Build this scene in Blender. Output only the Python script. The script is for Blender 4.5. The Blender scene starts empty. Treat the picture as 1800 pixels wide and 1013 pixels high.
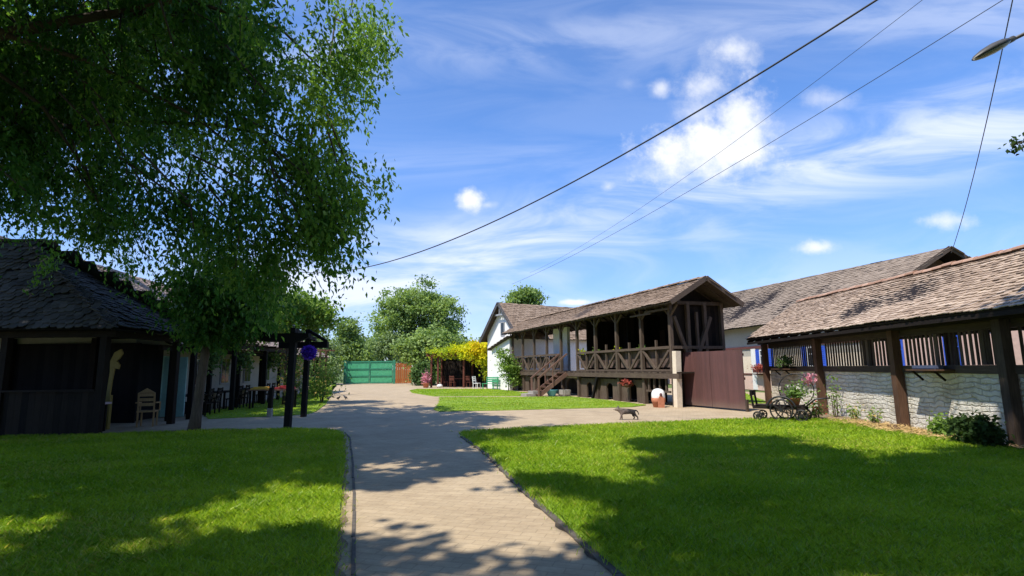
import bpy, math, random
import numpy as np
from mathutils import Vector, Matrix
R = math.radians
random.seed(7); rng = np.random.default_rng(7)
S = bpy.context.scene
C = S.collection

# ------------------------------------------------------------------ camera
FPX = 950.0; PITCH = math.atan((647-506.5)/950); EYE = 1.6; ROLL = 0.01
cp, sp = math.cos(PITCH), math.sin(PITCH); cr, sr = math.cos(ROLL), math.sin(ROLL)
right = Vector((1, 0, 0)); up = Vector((0, -sp, cp)); fwd = Vector((0, cp, sp))
cx_ = right*cr - up*sr; cy_ = right*sr + up*cr
cam = bpy.data.cameras.new('camera'); cam.sensor_width = 36; cam.lens = 36*FPX/1800
cam.clip_start = 0.05; cam.clip_end = 3000
camo = bpy.data.objects.new('camera', cam); C.objects.link(camo)
m = Matrix((cx_, cy_, -fwd)).transposed().to_4x4(); m.translation = (0, 0, EYE)
camo.matrix_world = m; S.camera = camo

# ------------------------------------------------------------------ sun, sky, exposure
SUN_EL = R(58); SUN_H = Vector((-0.72, -0.69, 0)).normalized()
sd = Vector((SUN_H.x*math.cos(SUN_EL), SUN_H.y*math.cos(SUN_EL), math.sin(SUN_EL)))
sun = bpy.data.lights.new('sun', 'SUN'); sun.energy = 5.0; sun.angle = R(0.53); sun.color = (1, .93, .82)
suno = bpy.data.objects.new('sun', sun); C.objects.link(suno)
suno.rotation_euler = sd.to_track_quat('Z', 'Y').to_euler()
S.view_settings.view_transform = 'Standard'; S.view_settings.look = 'None'
S.view_settings.exposure = 0.35; S.view_settings.gamma = 1.0
S.cycles.max_bounces = 6; S.cycles.transparent_max_bounces = 6; S.cycles.use_denoising = True

W = bpy.data.worlds.new('World'); S.world = W; W.use_nodes = True
wt = W.node_tree; wn = wt.nodes; wl = wt.links; wn.clear()
def N(t, k, **kw):
    n = t.nodes.new(k)
    for a, b in kw.items():
        if a == 'inp':
            for i, v in b.items(): n.inputs[i].default_value = v
        else: setattr(n, a, b)
    return n
def math_(t, op, a, b=None, c=None, clamp=False):
    n = t.nodes.new('ShaderNodeMath'); n.operation = op; n.use_clamp = clamp
    for i, v in enumerate((a, b, c)):
        if v is None: continue
        if isinstance(v, (int, float)): n.inputs[i].default_value = v
        else: t.links.new(v, n.inputs[i])
    return n.outputs[0]
def mixc(t, f, a, b, blend='MIX'):
    n = t.nodes.new('ShaderNodeMix'); n.data_type = 'RGBA'; n.blend_type = blend
    for s, v in ((n.inputs[0], f), (n.inputs[6], a), (n.inputs[7], b)):
        if hasattr(v, 'is_output'): t.links.new(v, s)
        elif isinstance(v, (int, float)): s.default_value = v
        else: s.default_value = (*v[:3], 1)
    return n.outputs[2]
def build_sky():
    t = wt
    sky = N(t, 'ShaderNodeTexSky', sky_type='NISHITA', sun_disc=False, sun_elevation=SUN_EL,
            sun_rotation=math.atan2(SUN_H.x, SUN_H.y), altitude=300, air_density=1.0, dust_density=0.25, ozone_density=3.0)
    tc = N(t, 'ShaderNodeTexCoord')
    sep = N(t, 'ShaderNodeSeparateXYZ'); t.links.new(tc.outputs['Generated'], sep.inputs[0])
    # gnomonic sky chart around due north, 15 degrees up: (east, height) per unit northward
    c15, s15 = cp, sp
    den = math_(t, 'MAXIMUM', math_(t, 'ADD', math_(t, 'MULTIPLY', sep.outputs[1], c15), math_(t, 'MULTIPLY', sep.outputs[2], s15)), 0.05)
    u = math_(t, 'DIVIDE', sep.outputs[0], den)
    v = math_(t, 'DIVIDE', math_(t, 'SUBTRACT', math_(t, 'MULTIPLY', sep.outputs[2], c15), math_(t, 'MULTIPLY', sep.outputs[1], s15)), den)
    comb = N(t, 'ShaderNodeCombineXYZ'); t.links.new(u, comb.inputs[0]); t.links.new(v, comb.inputs[1])
    # warp
    nw = N(t, 'ShaderNodeTexNoise', inp={'Scale': 8.0, 'Detail': 7.0, 'Roughness': .68}); t.links.new(comb.outputs[0], nw.inputs['Vector'])
    ns = N(t, 'ShaderNodeTexNoise', inp={'Scale': 26.0, 'Detail': 5.0, 'Roughness': .6}); t.links.new(comb.outputs[0], ns.inputs['Vector'])
    warp = math_(t, 'ADD', math_(t, 'MULTIPLY', math_(t, 'SUBTRACT', nw.outputs[0], .5), 3.6), math_(t, 'MULTIPLY', math_(t, 'SUBTRACT', ns.outputs[0], .5), 1.9))
    # cumulus puffs: east, height, half width, half height, softness, weight
    puffs = [(1248, 264, 136, 66, .8, 1), (1312, 222, 76, 76, .9, .9), (1240, 155, 72, 50, 1.3, .8), (1288, 94, 56, 32, 1.2, .85), (1225, 205, 62, 52, 1.5, .7), (1262, 118, 48, 40, 1.8, .45), (1195, 118, 40, 34, 2.2, .35),
             (1166, 158, 24, 24, 1.2, .7), (828, 349, 32, 25, .8, .95), (1070, 330, 17, 13, 1.2, .6), (1436, 441, 42, 15, 1.0, .85), (858, 360, 24, 9, 1.3, .5),
             (1665, 396, 62, 18, 1.2, .7), (1455, 180, 66, 22, 1.5, .5), (1012, 533, 32, 6, .8, .9), (1110, 150, 22, 14, 1.6, .2)]
    tot = None
    for (a, b, rx, ry, soft, wgt) in puffs:
        du = math_(t, 'DIVIDE', math_(t, 'SUBTRACT', u, (a-900)/FPX), rx/FPX)
        dv = math_(t, 'DIVIDE', math_(t, 'SUBTRACT', v, (506.5-b)/FPX), ry/FPX)
        r = math_(t, 'SQRT', math_(t, 'ADD', math_(t, 'MULTIPLY', du, du), math_(t, 'MULTIPLY', dv, dv)))
        k = math_(t, 'ADD', math_(t, 'SUBTRACT', 1.12, r), math_(t, 'MULTIPLY', warp, .55))
        mk = N(t, 'ShaderNodeMapRange', interpolation_type='SMOOTHSTEP', inp={'From Min': 0.0, 'From Max': 1.15*soft, 'To Max': wgt}); t.links.new(k, mk.inputs[0])
        tot = mk.outputs[0] if tot is None else math_(t, 'MAXIMUM', tot, mk.outputs[0])
    # cirrus: streaks drawn out along a slanting line
    rot = N(t, 'ShaderNodeMapping', vector_type='POINT'); rot.inputs['Rotation'].default_value = (0, 0, R(-14)); rot.inputs['Scale'].default_value = (1.0, 4.2, 1)
    t.links.new(comb.outputs[0], rot.inputs[0])
    n1 = N(t, 'ShaderNodeTexNoise', inp={'Scale': 2.6, 'Detail': 8.0, 'Roughness': .58, 'Distortion': .9}); t.links.new(rot.outputs[0], n1.inputs['Vector'])
    n2 = N(t, 'ShaderNodeTexNoise', inp={'Scale': 1.3, 'Detail': 3.0}); t.links.new(comb.outputs[0], n2.inputs['Vector'])
    def band(c0, c1, c2, w, amp):     # v = c0 + c1*u + c2*u*u
        ctr = math_(t, 'ADD', math_(t, 'ADD', math_(t, 'MULTIPLY', u, c1), c0), math_(t, 'MULTIPLY', math_(t, 'MULTIPLY', u, u), c2))
        d = math_(t, 'ABSOLUTE', math_(t, 'SUBTRACT', v, ctr))
        mr = N(t, 'ShaderNodeMapRange', interpolation_type='SMOOTHSTEP', inp={'From Min': w, 'From Max': 0.0, 'To Max': amp}); t.links.new(d, mr.inputs[0])
        return mr.outputs[0]
    b1 = band(.085, .235, 0, .13, .78)
    b2 = band(.455, .05, 0, .09, .26)
    b3 = band(.235, .02, 0, .05, .13)
    lowp = N(t, 'ShaderNodeMapRange', interpolation_type='SMOOTHSTEP', inp={'From Min': .18, 'From Max': -.1, 'To Max': .42}); t.links.new(v, lowp.inputs[0])
    bb = math_(t, 'ADD', math_(t, 'MAXIMUM', b1, math_(t, 'MAXIMUM', b2, b3)), .085)
    bb = math_(t, 'ADD', bb, math_(t, 'MULTIPLY', lowp.outputs[0], .75))
    st = N(t, 'ShaderNodeMapRange', interpolation_type='SMOOTHSTEP', inp={'From Min': .34, 'From Max': .66}); t.links.new(n1.outputs[0], st.inputs[0])
    ci = math_(t, 'MULTIPLY', bb, math_(t, 'ADD', math_(t, 'MULTIPLY', st.outputs[0], 1.0), .1))
    ci = math_(t, 'MULTIPLY', ci, math_(t, 'ADD', math_(t, 'MULTIPLY', n2.outputs[0], .9), .55), clamp=True)
    ci = math_(t, 'MULTIPLY', ci, .85)
    el = N(t, 'ShaderNodeMapRange', interpolation_type='SMOOTHSTEP', inp={'From Min': .0, 'From Max': .42}); t.links.new(sep.outputs[2], el.inputs[0])
    skyc = mixc(t, 1.0, sky.outputs[0], mixc(t, el.outputs[0], (.95, 1.08, 1.5), (1.12, 1.52, 2.05)), 'MULTIPLY')
    c1 = mixc(t, ci, skyc, (8.6, 9.1, 10.4))
    sh = N(t, 'ShaderNodeTexNoise', inp={'Scale': 11.0, 'Detail': 5.0}); t.links.new(comb.outputs[0], sh.inputs['Vector'])
    c2 = mixc(t, tot, c1, mixc(t, sh.outputs[0], (8.0, 8.4, 9.2), (10.0, 9.9, 9.8)))
    bg = N(t, 'ShaderNodeBackground', inp={'Strength': .095}); t.links.new(c2, bg.inputs[0])
    out = N(t, 'ShaderNodeOutputWorld'); t.links.new(bg.outputs[0], out.inputs[0])
build_sky()

# ------------------------------------------------------------------ helpers
def ray(px, py):
    a = (px-900)/FPX; b = (506.5-py)/FPX
    u = a*cr+b*sr; v = -a*sr+b*cr
    return u, cp-v*sp, sp+v*cp
def G(px, py, z=0.0):
    x, y, w = ray(px, py); t = (z-EYE)/w
    return (x*t, y*t)
def at(px, py, Y):
    x, y, w = ray(px, py); t = Y/y
    return Vector((x*t, Y, EYE+w*t))

class MB:
    def __init__(s): s.v = []; s.f = []; s.mi = []; s.r = []; s.m = 0; s.rv = .5
    def add(s, vs, fs):
        o = len(s.v); s.v += [tuple(p) for p in vs]; s.r += [s.rv]*len(vs)
        s.f += [tuple(i+o for i in f) for f in fs]; s.mi += [s.m]*len(fs)
    def box(s, c, d, rot=None):
        x, y, z = d[0]/2, d[1]/2, d[2]/2
        vs = [Vector((a*x, b*y, e*z)) for e in (-1, 1) for b in (-1, 1) for a in (-1, 1)]
        if rot is not None: vs = [rot @ p for p in vs]
        vs = [p+Vector(c) for p in vs]
        s.add(vs, [(0, 2, 3, 1), (4, 5, 7, 6), (0, 1, 5, 4), (2, 6, 7, 3), (0, 4, 6, 2), (1, 3, 7, 5)])
    def b2(s, x0, x1, y0, y1, z0, z1): s.box(((x0+x1)/2, (y0+y1)/2, (z0+z1)/2), (abs(x1-x0), abs(y1-y0), abs(z1-z0)))
    def beam(s, a, b, w, h=None, upv=(0, 0, 1)):
        a = Vector(a); b = Vector(b); h = h or w; d = b-a; L = d.length; d.normalize()
        u = Vector(upv); 
        if abs(d.dot(u)) > .98: u = Vector((0, 1, 0))
        sx = d.cross(u).normalized(); uz = sx.cross(d)
        rot = Matrix((d, sx, uz)).transposed()
        s.box((a+b)/2, (L, w, h), rot)
    def tube(s, pts, rads, n=8, cap=True):
        pts = [Vector(p) for p in pts]; rings = []; px_ = None
        for i, p in enumerate(pts):
            d = (pts[min(i+1, len(pts)-1)]-pts[max(i-1, 0)])
            if d.length < 1e-7: d = Vector((0, 0, 1))
            d.normalize()
            if px_ is None:
                a = Vector((1, 0, 0)) if abs(d.x) < .8 else Vector((0, 1, 0)); px_ = d.cross(a).normalized()
            else:
                px_ = (px_-d*px_.dot(d)); px_.normalize()
            q = d.cross(px_); r = rads[i] if hasattr(rads, '__len__') else rads
            rings.append([p+(px_*math.cos(6.28318*k/n)+q*math.sin(6.28318*k/n))*r for k in range(n)])
        vs = [q for g in rings for q in g]; fs = []
        for i in range(len(rings)-1):
            for k in range(n): fs.append((i*n+k, i*n+(k+1) % n, (i+1)*n+(k+1) % n, (i+1)*n+k))
        if cap: fs.append(tuple(reversed(range(n)))); fs.append(tuple((len(rings)-1)*n+k for k in range(n)))
        s.add(vs, fs)
    def ring(s, c, rad, r, axis='y', n=28, k=6, a0=0, a1=360):
        pts = []
        cl = a1-a0 >= 360
        for i in range(n+1):
            a = R(a0+(a1-a0)*i/n); x, z = math.cos(a)*rad, math.sin(a)*rad
            pts.append(Vector(c)+(Vector((x, 0, z)) if axis == 'y' else Vector((0, x, z)) if axis == 'x' else Vector((x, z, 0))))
        s.tube(pts, r, k, not cl)
    def lathe(s, prof, c=(0, 0, 0), n=16):
        vs = []; fs = []
        for (r, z) in prof:
            for k in range(n): a = 6.28318*k/n; vs.append((c[0]+r*math.cos(a), c[1]+r*math.sin(a), c[2]+z))
        for i in range(len(prof)-1):
            for k in range(n): fs.append((i*n+k, i*n+(k+1) % n, (i+1)*n+(k+1) % n, (i+1)*n+k))
        fs.append(tuple(reversed(range(n)))); fs.append(tuple((len(prof)-1)*n+k for k in range(n)))
        s.add(vs, fs)
    def ball(s, c, rx, ry=None, rz=None, n=12):
        ry = ry or rx; rz = rz or rx; h = n//2
        vs = [(c[0], c[1], c[2]-rz)]; fs = []
        for i in range(1, h):
            t = math.pi*i/h-math.pi/2
            for k in range(n): a = 6.28318*k/n; vs.append((c[0]+rx*math.cos(t)*math.cos(a), c[1]+ry*math.cos(t)*math.sin(a), c[2]+rz*math.sin(t)))
        vs.append((c[0], c[1], c[2]+rz))
        for k in range(n):
            fs.append((0, 1+(k+1) % n, 1+k)); b = 1+(h-2)*n; fs.append((b+k, b+(k+1) % n, len(vs)-1))
        for i in range(h-2):
            for k in range(n): a = 1+i*n; fs.append((a+k, a+(k+1) % n, a+n+(k+1) % n, a+n+k))
        s.add(vs, fs)
    def prism(s, poly, off):       # poly: list of 3-D points in a plane, off: extrusion vector
        n = len(poly); off = Vector(off); a = [Vector(p) for p in poly]; b = [p+off for p in a]
        s.add(a+b, [tuple(reversed(range(n))), tuple(range(n, 2*n))]+[(i, (i+1) % n, n+(i+1) % n, n+i) for i in range(n)])
    def build(s, name, mats, parent=None, smooth=False, loc=None):
        me = bpy.data.meshes.new(name); me.from_pydata(s.v, [], s.f); me.update()
        if not isinstance(mats, (list, tuple)): mats = [mats]
        for q in mats: me.materials.append(q)
        if any(s.mi): me.polygons.foreach_set('material_index', s.mi)
        at_ = me.attributes.new('rnd', 'FLOAT', 'POINT'); at_.data.foreach_set('value', np.array(s.r, dtype=np.float32))
        if smooth: me.polygons.foreach_set('use_smooth', [True]*len(me.polygons))
        return link(name, me, parent, loc)
def link(name, me, parent=None, loc=None):
    o = bpy.data.objects.new(name, me); C.objects.link(o)
    if parent is not None: o.parent = parent
    if loc: o.location = loc
    return o
def tag(o, label, cat, group=None, kind=None):
    if label: o['label'] = label
    if cat: o['category'] = cat
    if group: o['group'] = group
    if kind: o['kind'] = kind
    return o
def thing(name, label, cat, loc=(0, 0, 0), rz=0.0, group=None):
    o = bpy.data.objects.new(name, None); C.objects.link(o); o.location = loc; o.rotation_euler = (0, 0, rz)
    o.empty_display_size = .2
    return tag(o, label, cat, group)
def kids(o): return [q for q in bpy.data.objects if q.parent == o]
def dup(o, loc, rz, label, group=None):
    r = o.copy(); C.objects.link(r); r.location = loc; r.rotation_euler = (0, 0, rz); r['label'] = label
    if group: r['group'] = group
    for ch in kids(o):
        c = ch.copy(); C.objects.link(c); c.parent = r
        for g in kids(ch):
            d = g.copy(); C.objects.link(d); d.parent = c
    return r
def npmesh(name, verts, faces, mat, rnd=None, parent=None, fv=4):
    me = bpy.data.meshes.new(name); n = len(verts); k = len(faces)
    me.vertices.add(n); me.vertices.foreach_set('co', np.ascontiguousarray(verts, dtype=np.float32).ravel())
    me.loops.add(k*fv); me.loops.foreach_set('vertex_index', np.ascontiguousarray(faces, dtype=np.int32).ravel())
    me.polygons.add(k); me.polygons.foreach_set('loop_start', np.arange(k, dtype=np.int32)*fv)
    me.polygons.foreach_set('loop_total', np.full(k, fv, dtype=np.int32))
    me.update(calc_edges=True); me.materials.append(mat)
    if rnd is not None:
        a = me.attributes.new('rnd', 'FLOAT', 'POINT'); a.data.foreach_set('value', rnd.astype(np.float32))
    return link(name, me, parent)

# ------------------------------------------------------------------ materials
def mat(name):
    q = bpy.data.materials.new(name); q.use_nodes = True; t = q.node_tree
    return q, t, t.nodes['Principled BSDF']
def ramp(t, fac, stops):
    n = t.nodes.new('ShaderNodeValToRGB'); e = n.color_ramp.elements
    while len(e) < len(stops): e.new(.5)
    for q, (p, c) in zip(e, stops): q.position = p; q.color = (*c, 1)
    t.links.new(fac, n.inputs[0]); return n.outputs[0]
def noise(t, scale, detail=4, rough=.55, vec=None, sc=None, dist=0):
    n = N(t, 'ShaderNodeTexNoise', inp={'Scale': scale, 'Detail': detail, 'Roughness': rough, 'Distortion': dist})
    if vec is None:
        tc = t.nodes.new('ShaderNodeTexCoord'); vec = tc.outputs['Object']
    if sc:
        mp = t.nodes.new('ShaderNodeMapping'); mp.inputs['Scale'].default_value = sc; t.links.new(vec, mp.inputs[0]); vec = mp.outputs[0]
    t.links.new(vec, n.inputs['Vector']); return n.outputs[0]
def bump(t, bs, h, strength=.4, dist=.02):
    b = N(t, 'ShaderNodeBump', inp={'Strength': strength, 'Distance': dist}); t.links.new(h, b.inputs['Height']); t.links.new(b.outputs[0], bs.inputs['Normal'])
def attr(t, name='rnd'):
    a = t.nodes.new('ShaderNodeAttribute'); a.attribute_name = name; return a.outputs['Fac']
def wood(name, c1, c2, grain='z', rough=.8):
    q, t, b = mat(name); sc = {'z': (14, 14, 1.2), 'x': (1.2, 14, 14), 'y': (14, 1.2, 14)}[grain]
    n1 = noise(t, 3, 6, .65, sc=sc); n2 = noise(t, 1.7, 3)
    f = math_(t, 'ADD', math_(t, 'MULTIPLY', n1, .7), math_(t, 'ADD', math_(t, 'MULTIPLY', n2, .35), math_(t, 'MULTIPLY', math_(t, 'SUBTRACT', attr(t), .5), .5)))
    t.links.new(ramp(t, f, [(.3, c1), (.75, c2)]), b.inputs['Base Color']); b.inputs['Roughness'].default_value = rough; b.inputs['Specular IOR Level'].default_value = .15
    bump(t, b, n1, .5, .012); return q
def plain(name, c, var=.15, rough=.7, scale=6, metallic=0, bmp=.15):
    q, t, b = mat(name); n1 = noise(t, scale, 5, .6)
    t.links.new(ramp(t, n1, [(.3, tuple(x*(1-var) for x in c)), (.7, tuple(min(1, x*(1+var)) for x in c))]), b.inputs['Base Color'])
    b.inputs['Roughness'].default_value = rough; b.inputs['Metallic'].default_value = metallic
    if bmp: bump(t, b, n1, bmp, .02)
    return q
def plaster(name, c, stain=(.35, .3, .22), amt=.5):
    q, t, b = mat(name); n1 = noise(t, 1.1, 6, .65); n2 = noise(t, 9, 5); n3 = noise(t, 30, 3)
    f = N(t, 'ShaderNodeMapRange', inp={'From Min': .48, 'From Max': .75, 'To Max': amt}); t.links.new(n1, f.inputs[0])
    base = ramp(t, n2, [(.3, tuple(x*.86 for x in c)), (.7, c)])
    t.links.new(mixc(t, f.outputs[0], base, stain), b.inputs['Base Color']); b.inputs['Roughness'].default_value = .9
    bump(t, b, math_(t, 'ADD', n2, math_(t, 'MULTIPLY', n3, .5)), .4, .012); return q
def tiles(name, stops):
    q, t, b = mat(name); n1 = noise(t, .8, 5, .6); n2 = noise(t, 22, 3)
    f = math_(t, 'ADD', math_(t, 'MULTIPLY', attr(t), .62), math_(t, 'ADD', math_(t, 'MULTIPLY', n1, .3), math_(t, 'MULTIPLY', n2, .18)))
    t.links.new(ramp(t, f, stops), b.inputs['Base Color']); b.inputs['Roughness'].default_value = .85
    bump(t, b, n2, .35, .01); return q
def leafm(name, stops, trans=.45, gloss=.12, tint=(1.25, 1.35, .45)):
    q, t, b = mat(name); t.nodes.remove(b); out = t.nodes['Material Output']
    col = ramp(t, attr(t), stops)
    d = t.nodes.new('ShaderNodeBsdfDiffuse'); tr = t.nodes.new('ShaderNodeBsdfTranslucent'); gl = t.nodes.new('ShaderNodeBsdfGlossy')
    gl.inputs['Roughness'].default_value = .45; gl.inputs['Color'].default_value = (.6, .6, .6, 1)
    t.links.new(col, d.inputs[0]); t.links.new(mixc(t, 1, col, tint, 'MULTIPLY'), tr.inputs[0])
    m1 = t.nodes.new('ShaderNodeMixShader'); m1.inputs[0].default_value = trans; t.links.new(d.outputs[0], m1.inputs[1]); t.links.new(tr.outputs[0], m1.inputs[2])
    fr = N(t, 'ShaderNodeFresnel', inp={'IOR': 1.35}); m2 = t.nodes.new('ShaderNodeMixShader')
    t.links.new(math_(t, 'MULTIPLY', fr.outputs[0], gloss*4), m2.inputs[0]); t.links.new(m1.outputs[0], m2.inputs[1]); t.links.new(gl.outputs[0], m2.inputs[2])
    t.links.new(m2.outputs[0], out.inputs[0]); return q

M = {}
M['old_wood'] = wood('old_wood', (.028, .019, .014), (.105, .078, .06))
M['old_wood_x'] = wood('old_wood_x', (.028, .019, .014), (.105, .078, .06), 'x')
M['grey_wood'] = wood('grey_wood', (.05, .035, .027), (.15, .112, .086))
M['grey_wood_x'] = wood('grey_wood_x', (.05, .035, .027), (.145, .108, .083), 'x')
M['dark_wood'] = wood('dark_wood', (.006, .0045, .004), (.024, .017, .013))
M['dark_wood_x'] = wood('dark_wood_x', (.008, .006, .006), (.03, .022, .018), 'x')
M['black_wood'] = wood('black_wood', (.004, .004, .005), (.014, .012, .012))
M['infill'] = wood('infill_boards', (.05, .034, .028), (.14, .1, .085))
M['brown_wood'] = wood('brown_wood', (.05, .026, .016), (.15, .085, .055))
M['red_wood'] = wood('red_wood', (.075, .026, .018), (.16, .06, .042))
M['pink_wood'] = wood('pink_wood', (.12, .065, .05), (.27, .16, .125))
M['orange_wood'] = wood('orange_wood', (.3, .095, .03), (.5, .19, .06))
M['pale_wood'] = wood('pale_wood', (.3, .22, .15), (.5, .4, .28))
M['wicker'] = wood('wicker', (.28, .17, .08), (.5, .34, .18), 'z')
M['white_plaster'] = plaster('white_plaster', (.78, .78, .76), (.5, .47, .4), .35)
M['shaded_plaster'] = plaster('shaded_plaster', (.42, .4, .36), (.28, .25, .2), .5)  # white wall plaster darkened; its shade is put into the colour
M['cream_plaster'] = plaster('cream_plaster', (.74, .64, .5), (.42, .33, .22), .35)
M['grey_plaster'] = plaster('grey_plaster', (.42, .4, .34), (.3, .27, .22), .4)
M['pink_plaster'] = plaster('pink_plaster', (.68, .48, .4), (.5, .38, .3), .4)
M['maroon'] = plain('maroon_paint', (.11, .035, .03))
M['blue_paint'] = plain('blue_paint', (.03, .1, .55), .2, .45)
M['white_paint'] = plain('white_paint', (.75, .75, .74), .06, .5)
M['grey_paint'] = plain('grey_paint', (.3, .31, .33), .15, .6)
M['slate_board'] = plain('slate_board', (.06, .06, .065), .2, .7)
M['glass'] = plain('window_glass', (.02, .025, .03), .1, .08, bmp=0)
M['green_paint'] = plain('green_paint', (.06, .33, .155), .2, .5, 3)
M['green_trim'] = plain('green_trim', (.03, .2, .11), .2, .5, 3)
M['door_green'] = plain('door_green', (.06, .26, .07), .2, .5)
M['turquoise'] = plain('turquoise_paint', (.35, .62, .56), .1, .5)
M['iron'] = plain('black_iron', (.014, .013, .014), .2, .5)
M['lamp_grey'] = plain('lamp_housing', (.07, .068, .065), .2, .5)
M['lamp_glass'] = plain('lamp_glass', (.16, .15, .08), .1, .35, bmp=0)
M['cable'] = plain('cable_rubber', (.035, .035, .04), .1, .6, bmp=0)
M['terracotta'] = plain('terracotta', (.45, .17, .09), .2, .8)
M['yellow_paint'] = plain('yellow_paint', (.24, .17, .025), .15, .6)
M['red_cloth'] = plain('red_cloth', (.45, .05, .05), .15, .9)
M['yellow_cloth'] = plain('yellow_cloth', (.7, .42, .06), .15, .9)
M['pink_cloth'] = plain('pink_cloth', (.55, .42, .46), .12, .9)
M['blue_tub'] = plain('blue_plastic', (.12, .42, .52), .15, .4)
M['stone'] = plain('grey_stone', (.3, .28, .25), .25, .9, 8, bmp=.5)
M['kerb'] = plain('kerb_stone', (.1, .085, .07), .35, .9, 10, bmp=.6)
M['dog_fur'] = plain('dog_fur', (.1, .085, .08), .5, .9, 9)
M['dog_dark'] = plain('dog_dark_fur', (.02, .018, .018), .3, .9, 9)
M['bird'] = plain('bird_feather', (.035, .035, .04), .3, .8, 30)
M['straw'] = plain('straw', (.5, .34, .14), .3, .9, 20)
def gatered():
    q, t, b = mat('red_brown_paint'); n1 = noise(t, 2.2, 6, .6, sc=(5, 5, .5)); n2 = noise(t, 1.2, 4)
    f = math_(t, 'ADD', math_(t, 'MULTIPLY', n1, .5), math_(t, 'ADD', math_(t, 'MULTIPLY', n2, .4), math_(t, 'MULTIPLY', math_(t, 'SUBTRACT', attr(t), .5), .35)))
    tc = t.nodes.new('ShaderNodeTexCoord'); sx = t.nodes.new('ShaderNodeSeparateXYZ'); t.links.new(tc.outputs['Object'], sx.inputs[0])
    du = N(t, 'ShaderNodeMapRange', interpolation_type='SMOOTHSTEP', inp={'From Min': .62, 'From Max': .05, 'To Max': .75}); t.links.new(math_(t, 'ADD', sx.outputs[2], math_(t, 'MULTIPLY', n2, .35)), du.inputs[0])
    t.links.new(mixc(t, du.outputs[0], ramp(t, f, [(.25, (.08, .038, .035)), (.75, (.14, .062, .056))]), (.2, .145, .11)), b.inputs['Base Color'])
    b.inputs['Roughness'].default_value = .6; bump(t, b, n1, .2, .01); return q
M['gate_red'] = gatered()
def whitewash():
    q, t, b = mat('whitewashed_stone'); tc = t.nodes.new('ShaderNodeTexCoord')
    mp = t.nodes.new('ShaderNodeMapping'); mp.inputs['Rotation'].default_value = (R(90), 0, 0); t.links.new(tc.outputs['Object'], mp.inputs[0])
    nz = N(t, 'ShaderNodeTexNoise', inp={'Scale': 2.2, 'Detail': 3.0}); t.links.new(tc.outputs['Object'], nz.inputs['Vector'])
    vm = N(t, 'ShaderNodeVectorMath', operation='MULTIPLY_ADD'); t.links.new(nz.outputs['Color'], vm.inputs[0]); vm.inputs[1].default_value = (.5, .26, 0); t.links.new(mp.outputs[0], vm.inputs[2])
    br = N(t, 'ShaderNodeTexBrick', inp={'Scale': 1.0, 'Mortar Size': .02, 'Mortar Smooth': 1.0, 'Brick Width': .46, 'Row Height': .115, 'Bias': -.2}, offset=.5)
    br.inputs['Color1'].default_value = (1, 1, 1, 1); br.inputs['Color2'].default_value = (.8, .8, .8, 1); br.inputs['Mortar'].default_value = (0.2, .2, .2, 1)
    t.links.new(vm.outputs[0], br.inputs['Vector'])
    n1 = noise(t, 1.4, 6, .65); n2 = noise(t, 14, 5, .65)
    base = ramp(t, n1, [(.32, (.46, .42, .34)), (.46, (.72, .68, .58)), (.72, (.87, .84, .77))])
    f = math_(t, 'MULTIPLY', math_(t, 'SUBTRACT', 1, br.outputs['Color']), .5)
    col = mixc(t, f, base, (.33, .28, .21))
    t.links.new(col, b.inputs['Base Color']); b.inputs['Roughness'].default_value = .95
    h = math_(t, 'ADD', br.outputs['Color'], math_(t, 'MULTIPLY', n2, 1.7)); bump(t, b, h, 1.0, .045); return q
M['whitewash'] = whitewash()
def paving():
    q, t, b = mat('paving'); tc = t.nodes.new('ShaderNodeTexCoord')
    mp = t.nodes.new('ShaderNodeMapping'); mp.inputs['Rotation'].default_value = (0, 0, R(17)); t.links.new(tc.outputs['Object'], mp.inputs[0])
    br = N(t, 'ShaderNodeTexBrick', inp={'Scale': 1.0, 'Mortar Size': .006, 'Mortar Smooth': .4, 'Brick Width': .24, 'Row Height': .12}, offset=.5)
    br.inputs['Color1'].default_value = (1, 1, 1, 1); br.inputs['Color2'].default_value = (.72, .72, .72, 1); br.inputs['Mortar'].default_value = (.3, .3, .3, 1)
    t.links.new(mp.outputs[0], br.inputs['Vector'])
    n1 = noise(t, .9, 6, .62); n2 = noise(t, 24, 4, .6); n3 = noise(t, 3.2, 5, .7, sc=(1, 2.2, 1))
    base = ramp(t, math_(t, 'ADD', math_(t, 'MULTIPLY', n1, .45), math_(t, 'ADD', math_(t, 'MULTIPLY', n3, .4), math_(t, 'MULTIPLY', n2, .22))), [(.34, (.24, .175, .11)), (.48, (.39, .3, .19)), (.62, (.47, .37, .24)), (.8, (.58, .47, .32))])
    c2 = mixc(t, 1, base, mixc(t, .4, (1, 1, 1), br.outputs['Color']), 'MULTIPLY')
    t.links.new(c2, b.inputs['Base Color']); b.inputs['Roughness'].default_value = .92
    bump(t, b, math_(t, 'ADD', math_(t, 'MULTIPLY', br.outputs['Color'], .7), n2), .45, .012); return q
M['paving'] = paving()
def soil(name, stops, sc=2):
    q, t, b = mat(name); n1 = noise(t, sc, 6, .65); n2 = noise(t, 25, 4)
    t.links.new(ramp(t, math_(t, 'ADD', math_(t, 'MULTIPLY', n1, .7), math_(t, 'MULTIPLY', n2, .3)), stops), b.inputs['Base Color']); b.inputs['Roughness'].default_value = .95
    bump(t, b, n2, .6, .02); return q
M['turf'] = soil('turf', [(.35, (.13, .22, .018)), (.65, (.26, .38, .035))])
M['earth'] = soil('earth', [(.35, (.12, .085, .05)), (.7, (.3, .22, .13))])
M['dark_soil'] = soil('dark_soil', [(.35, (.03, .024, .018)), (.7, (.1, .075, .05))], 5)
M['meadow'] = soil('meadow', [(.35, (.06, .1, .02)), (.65, (.12, .17, .04))], .3)
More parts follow.
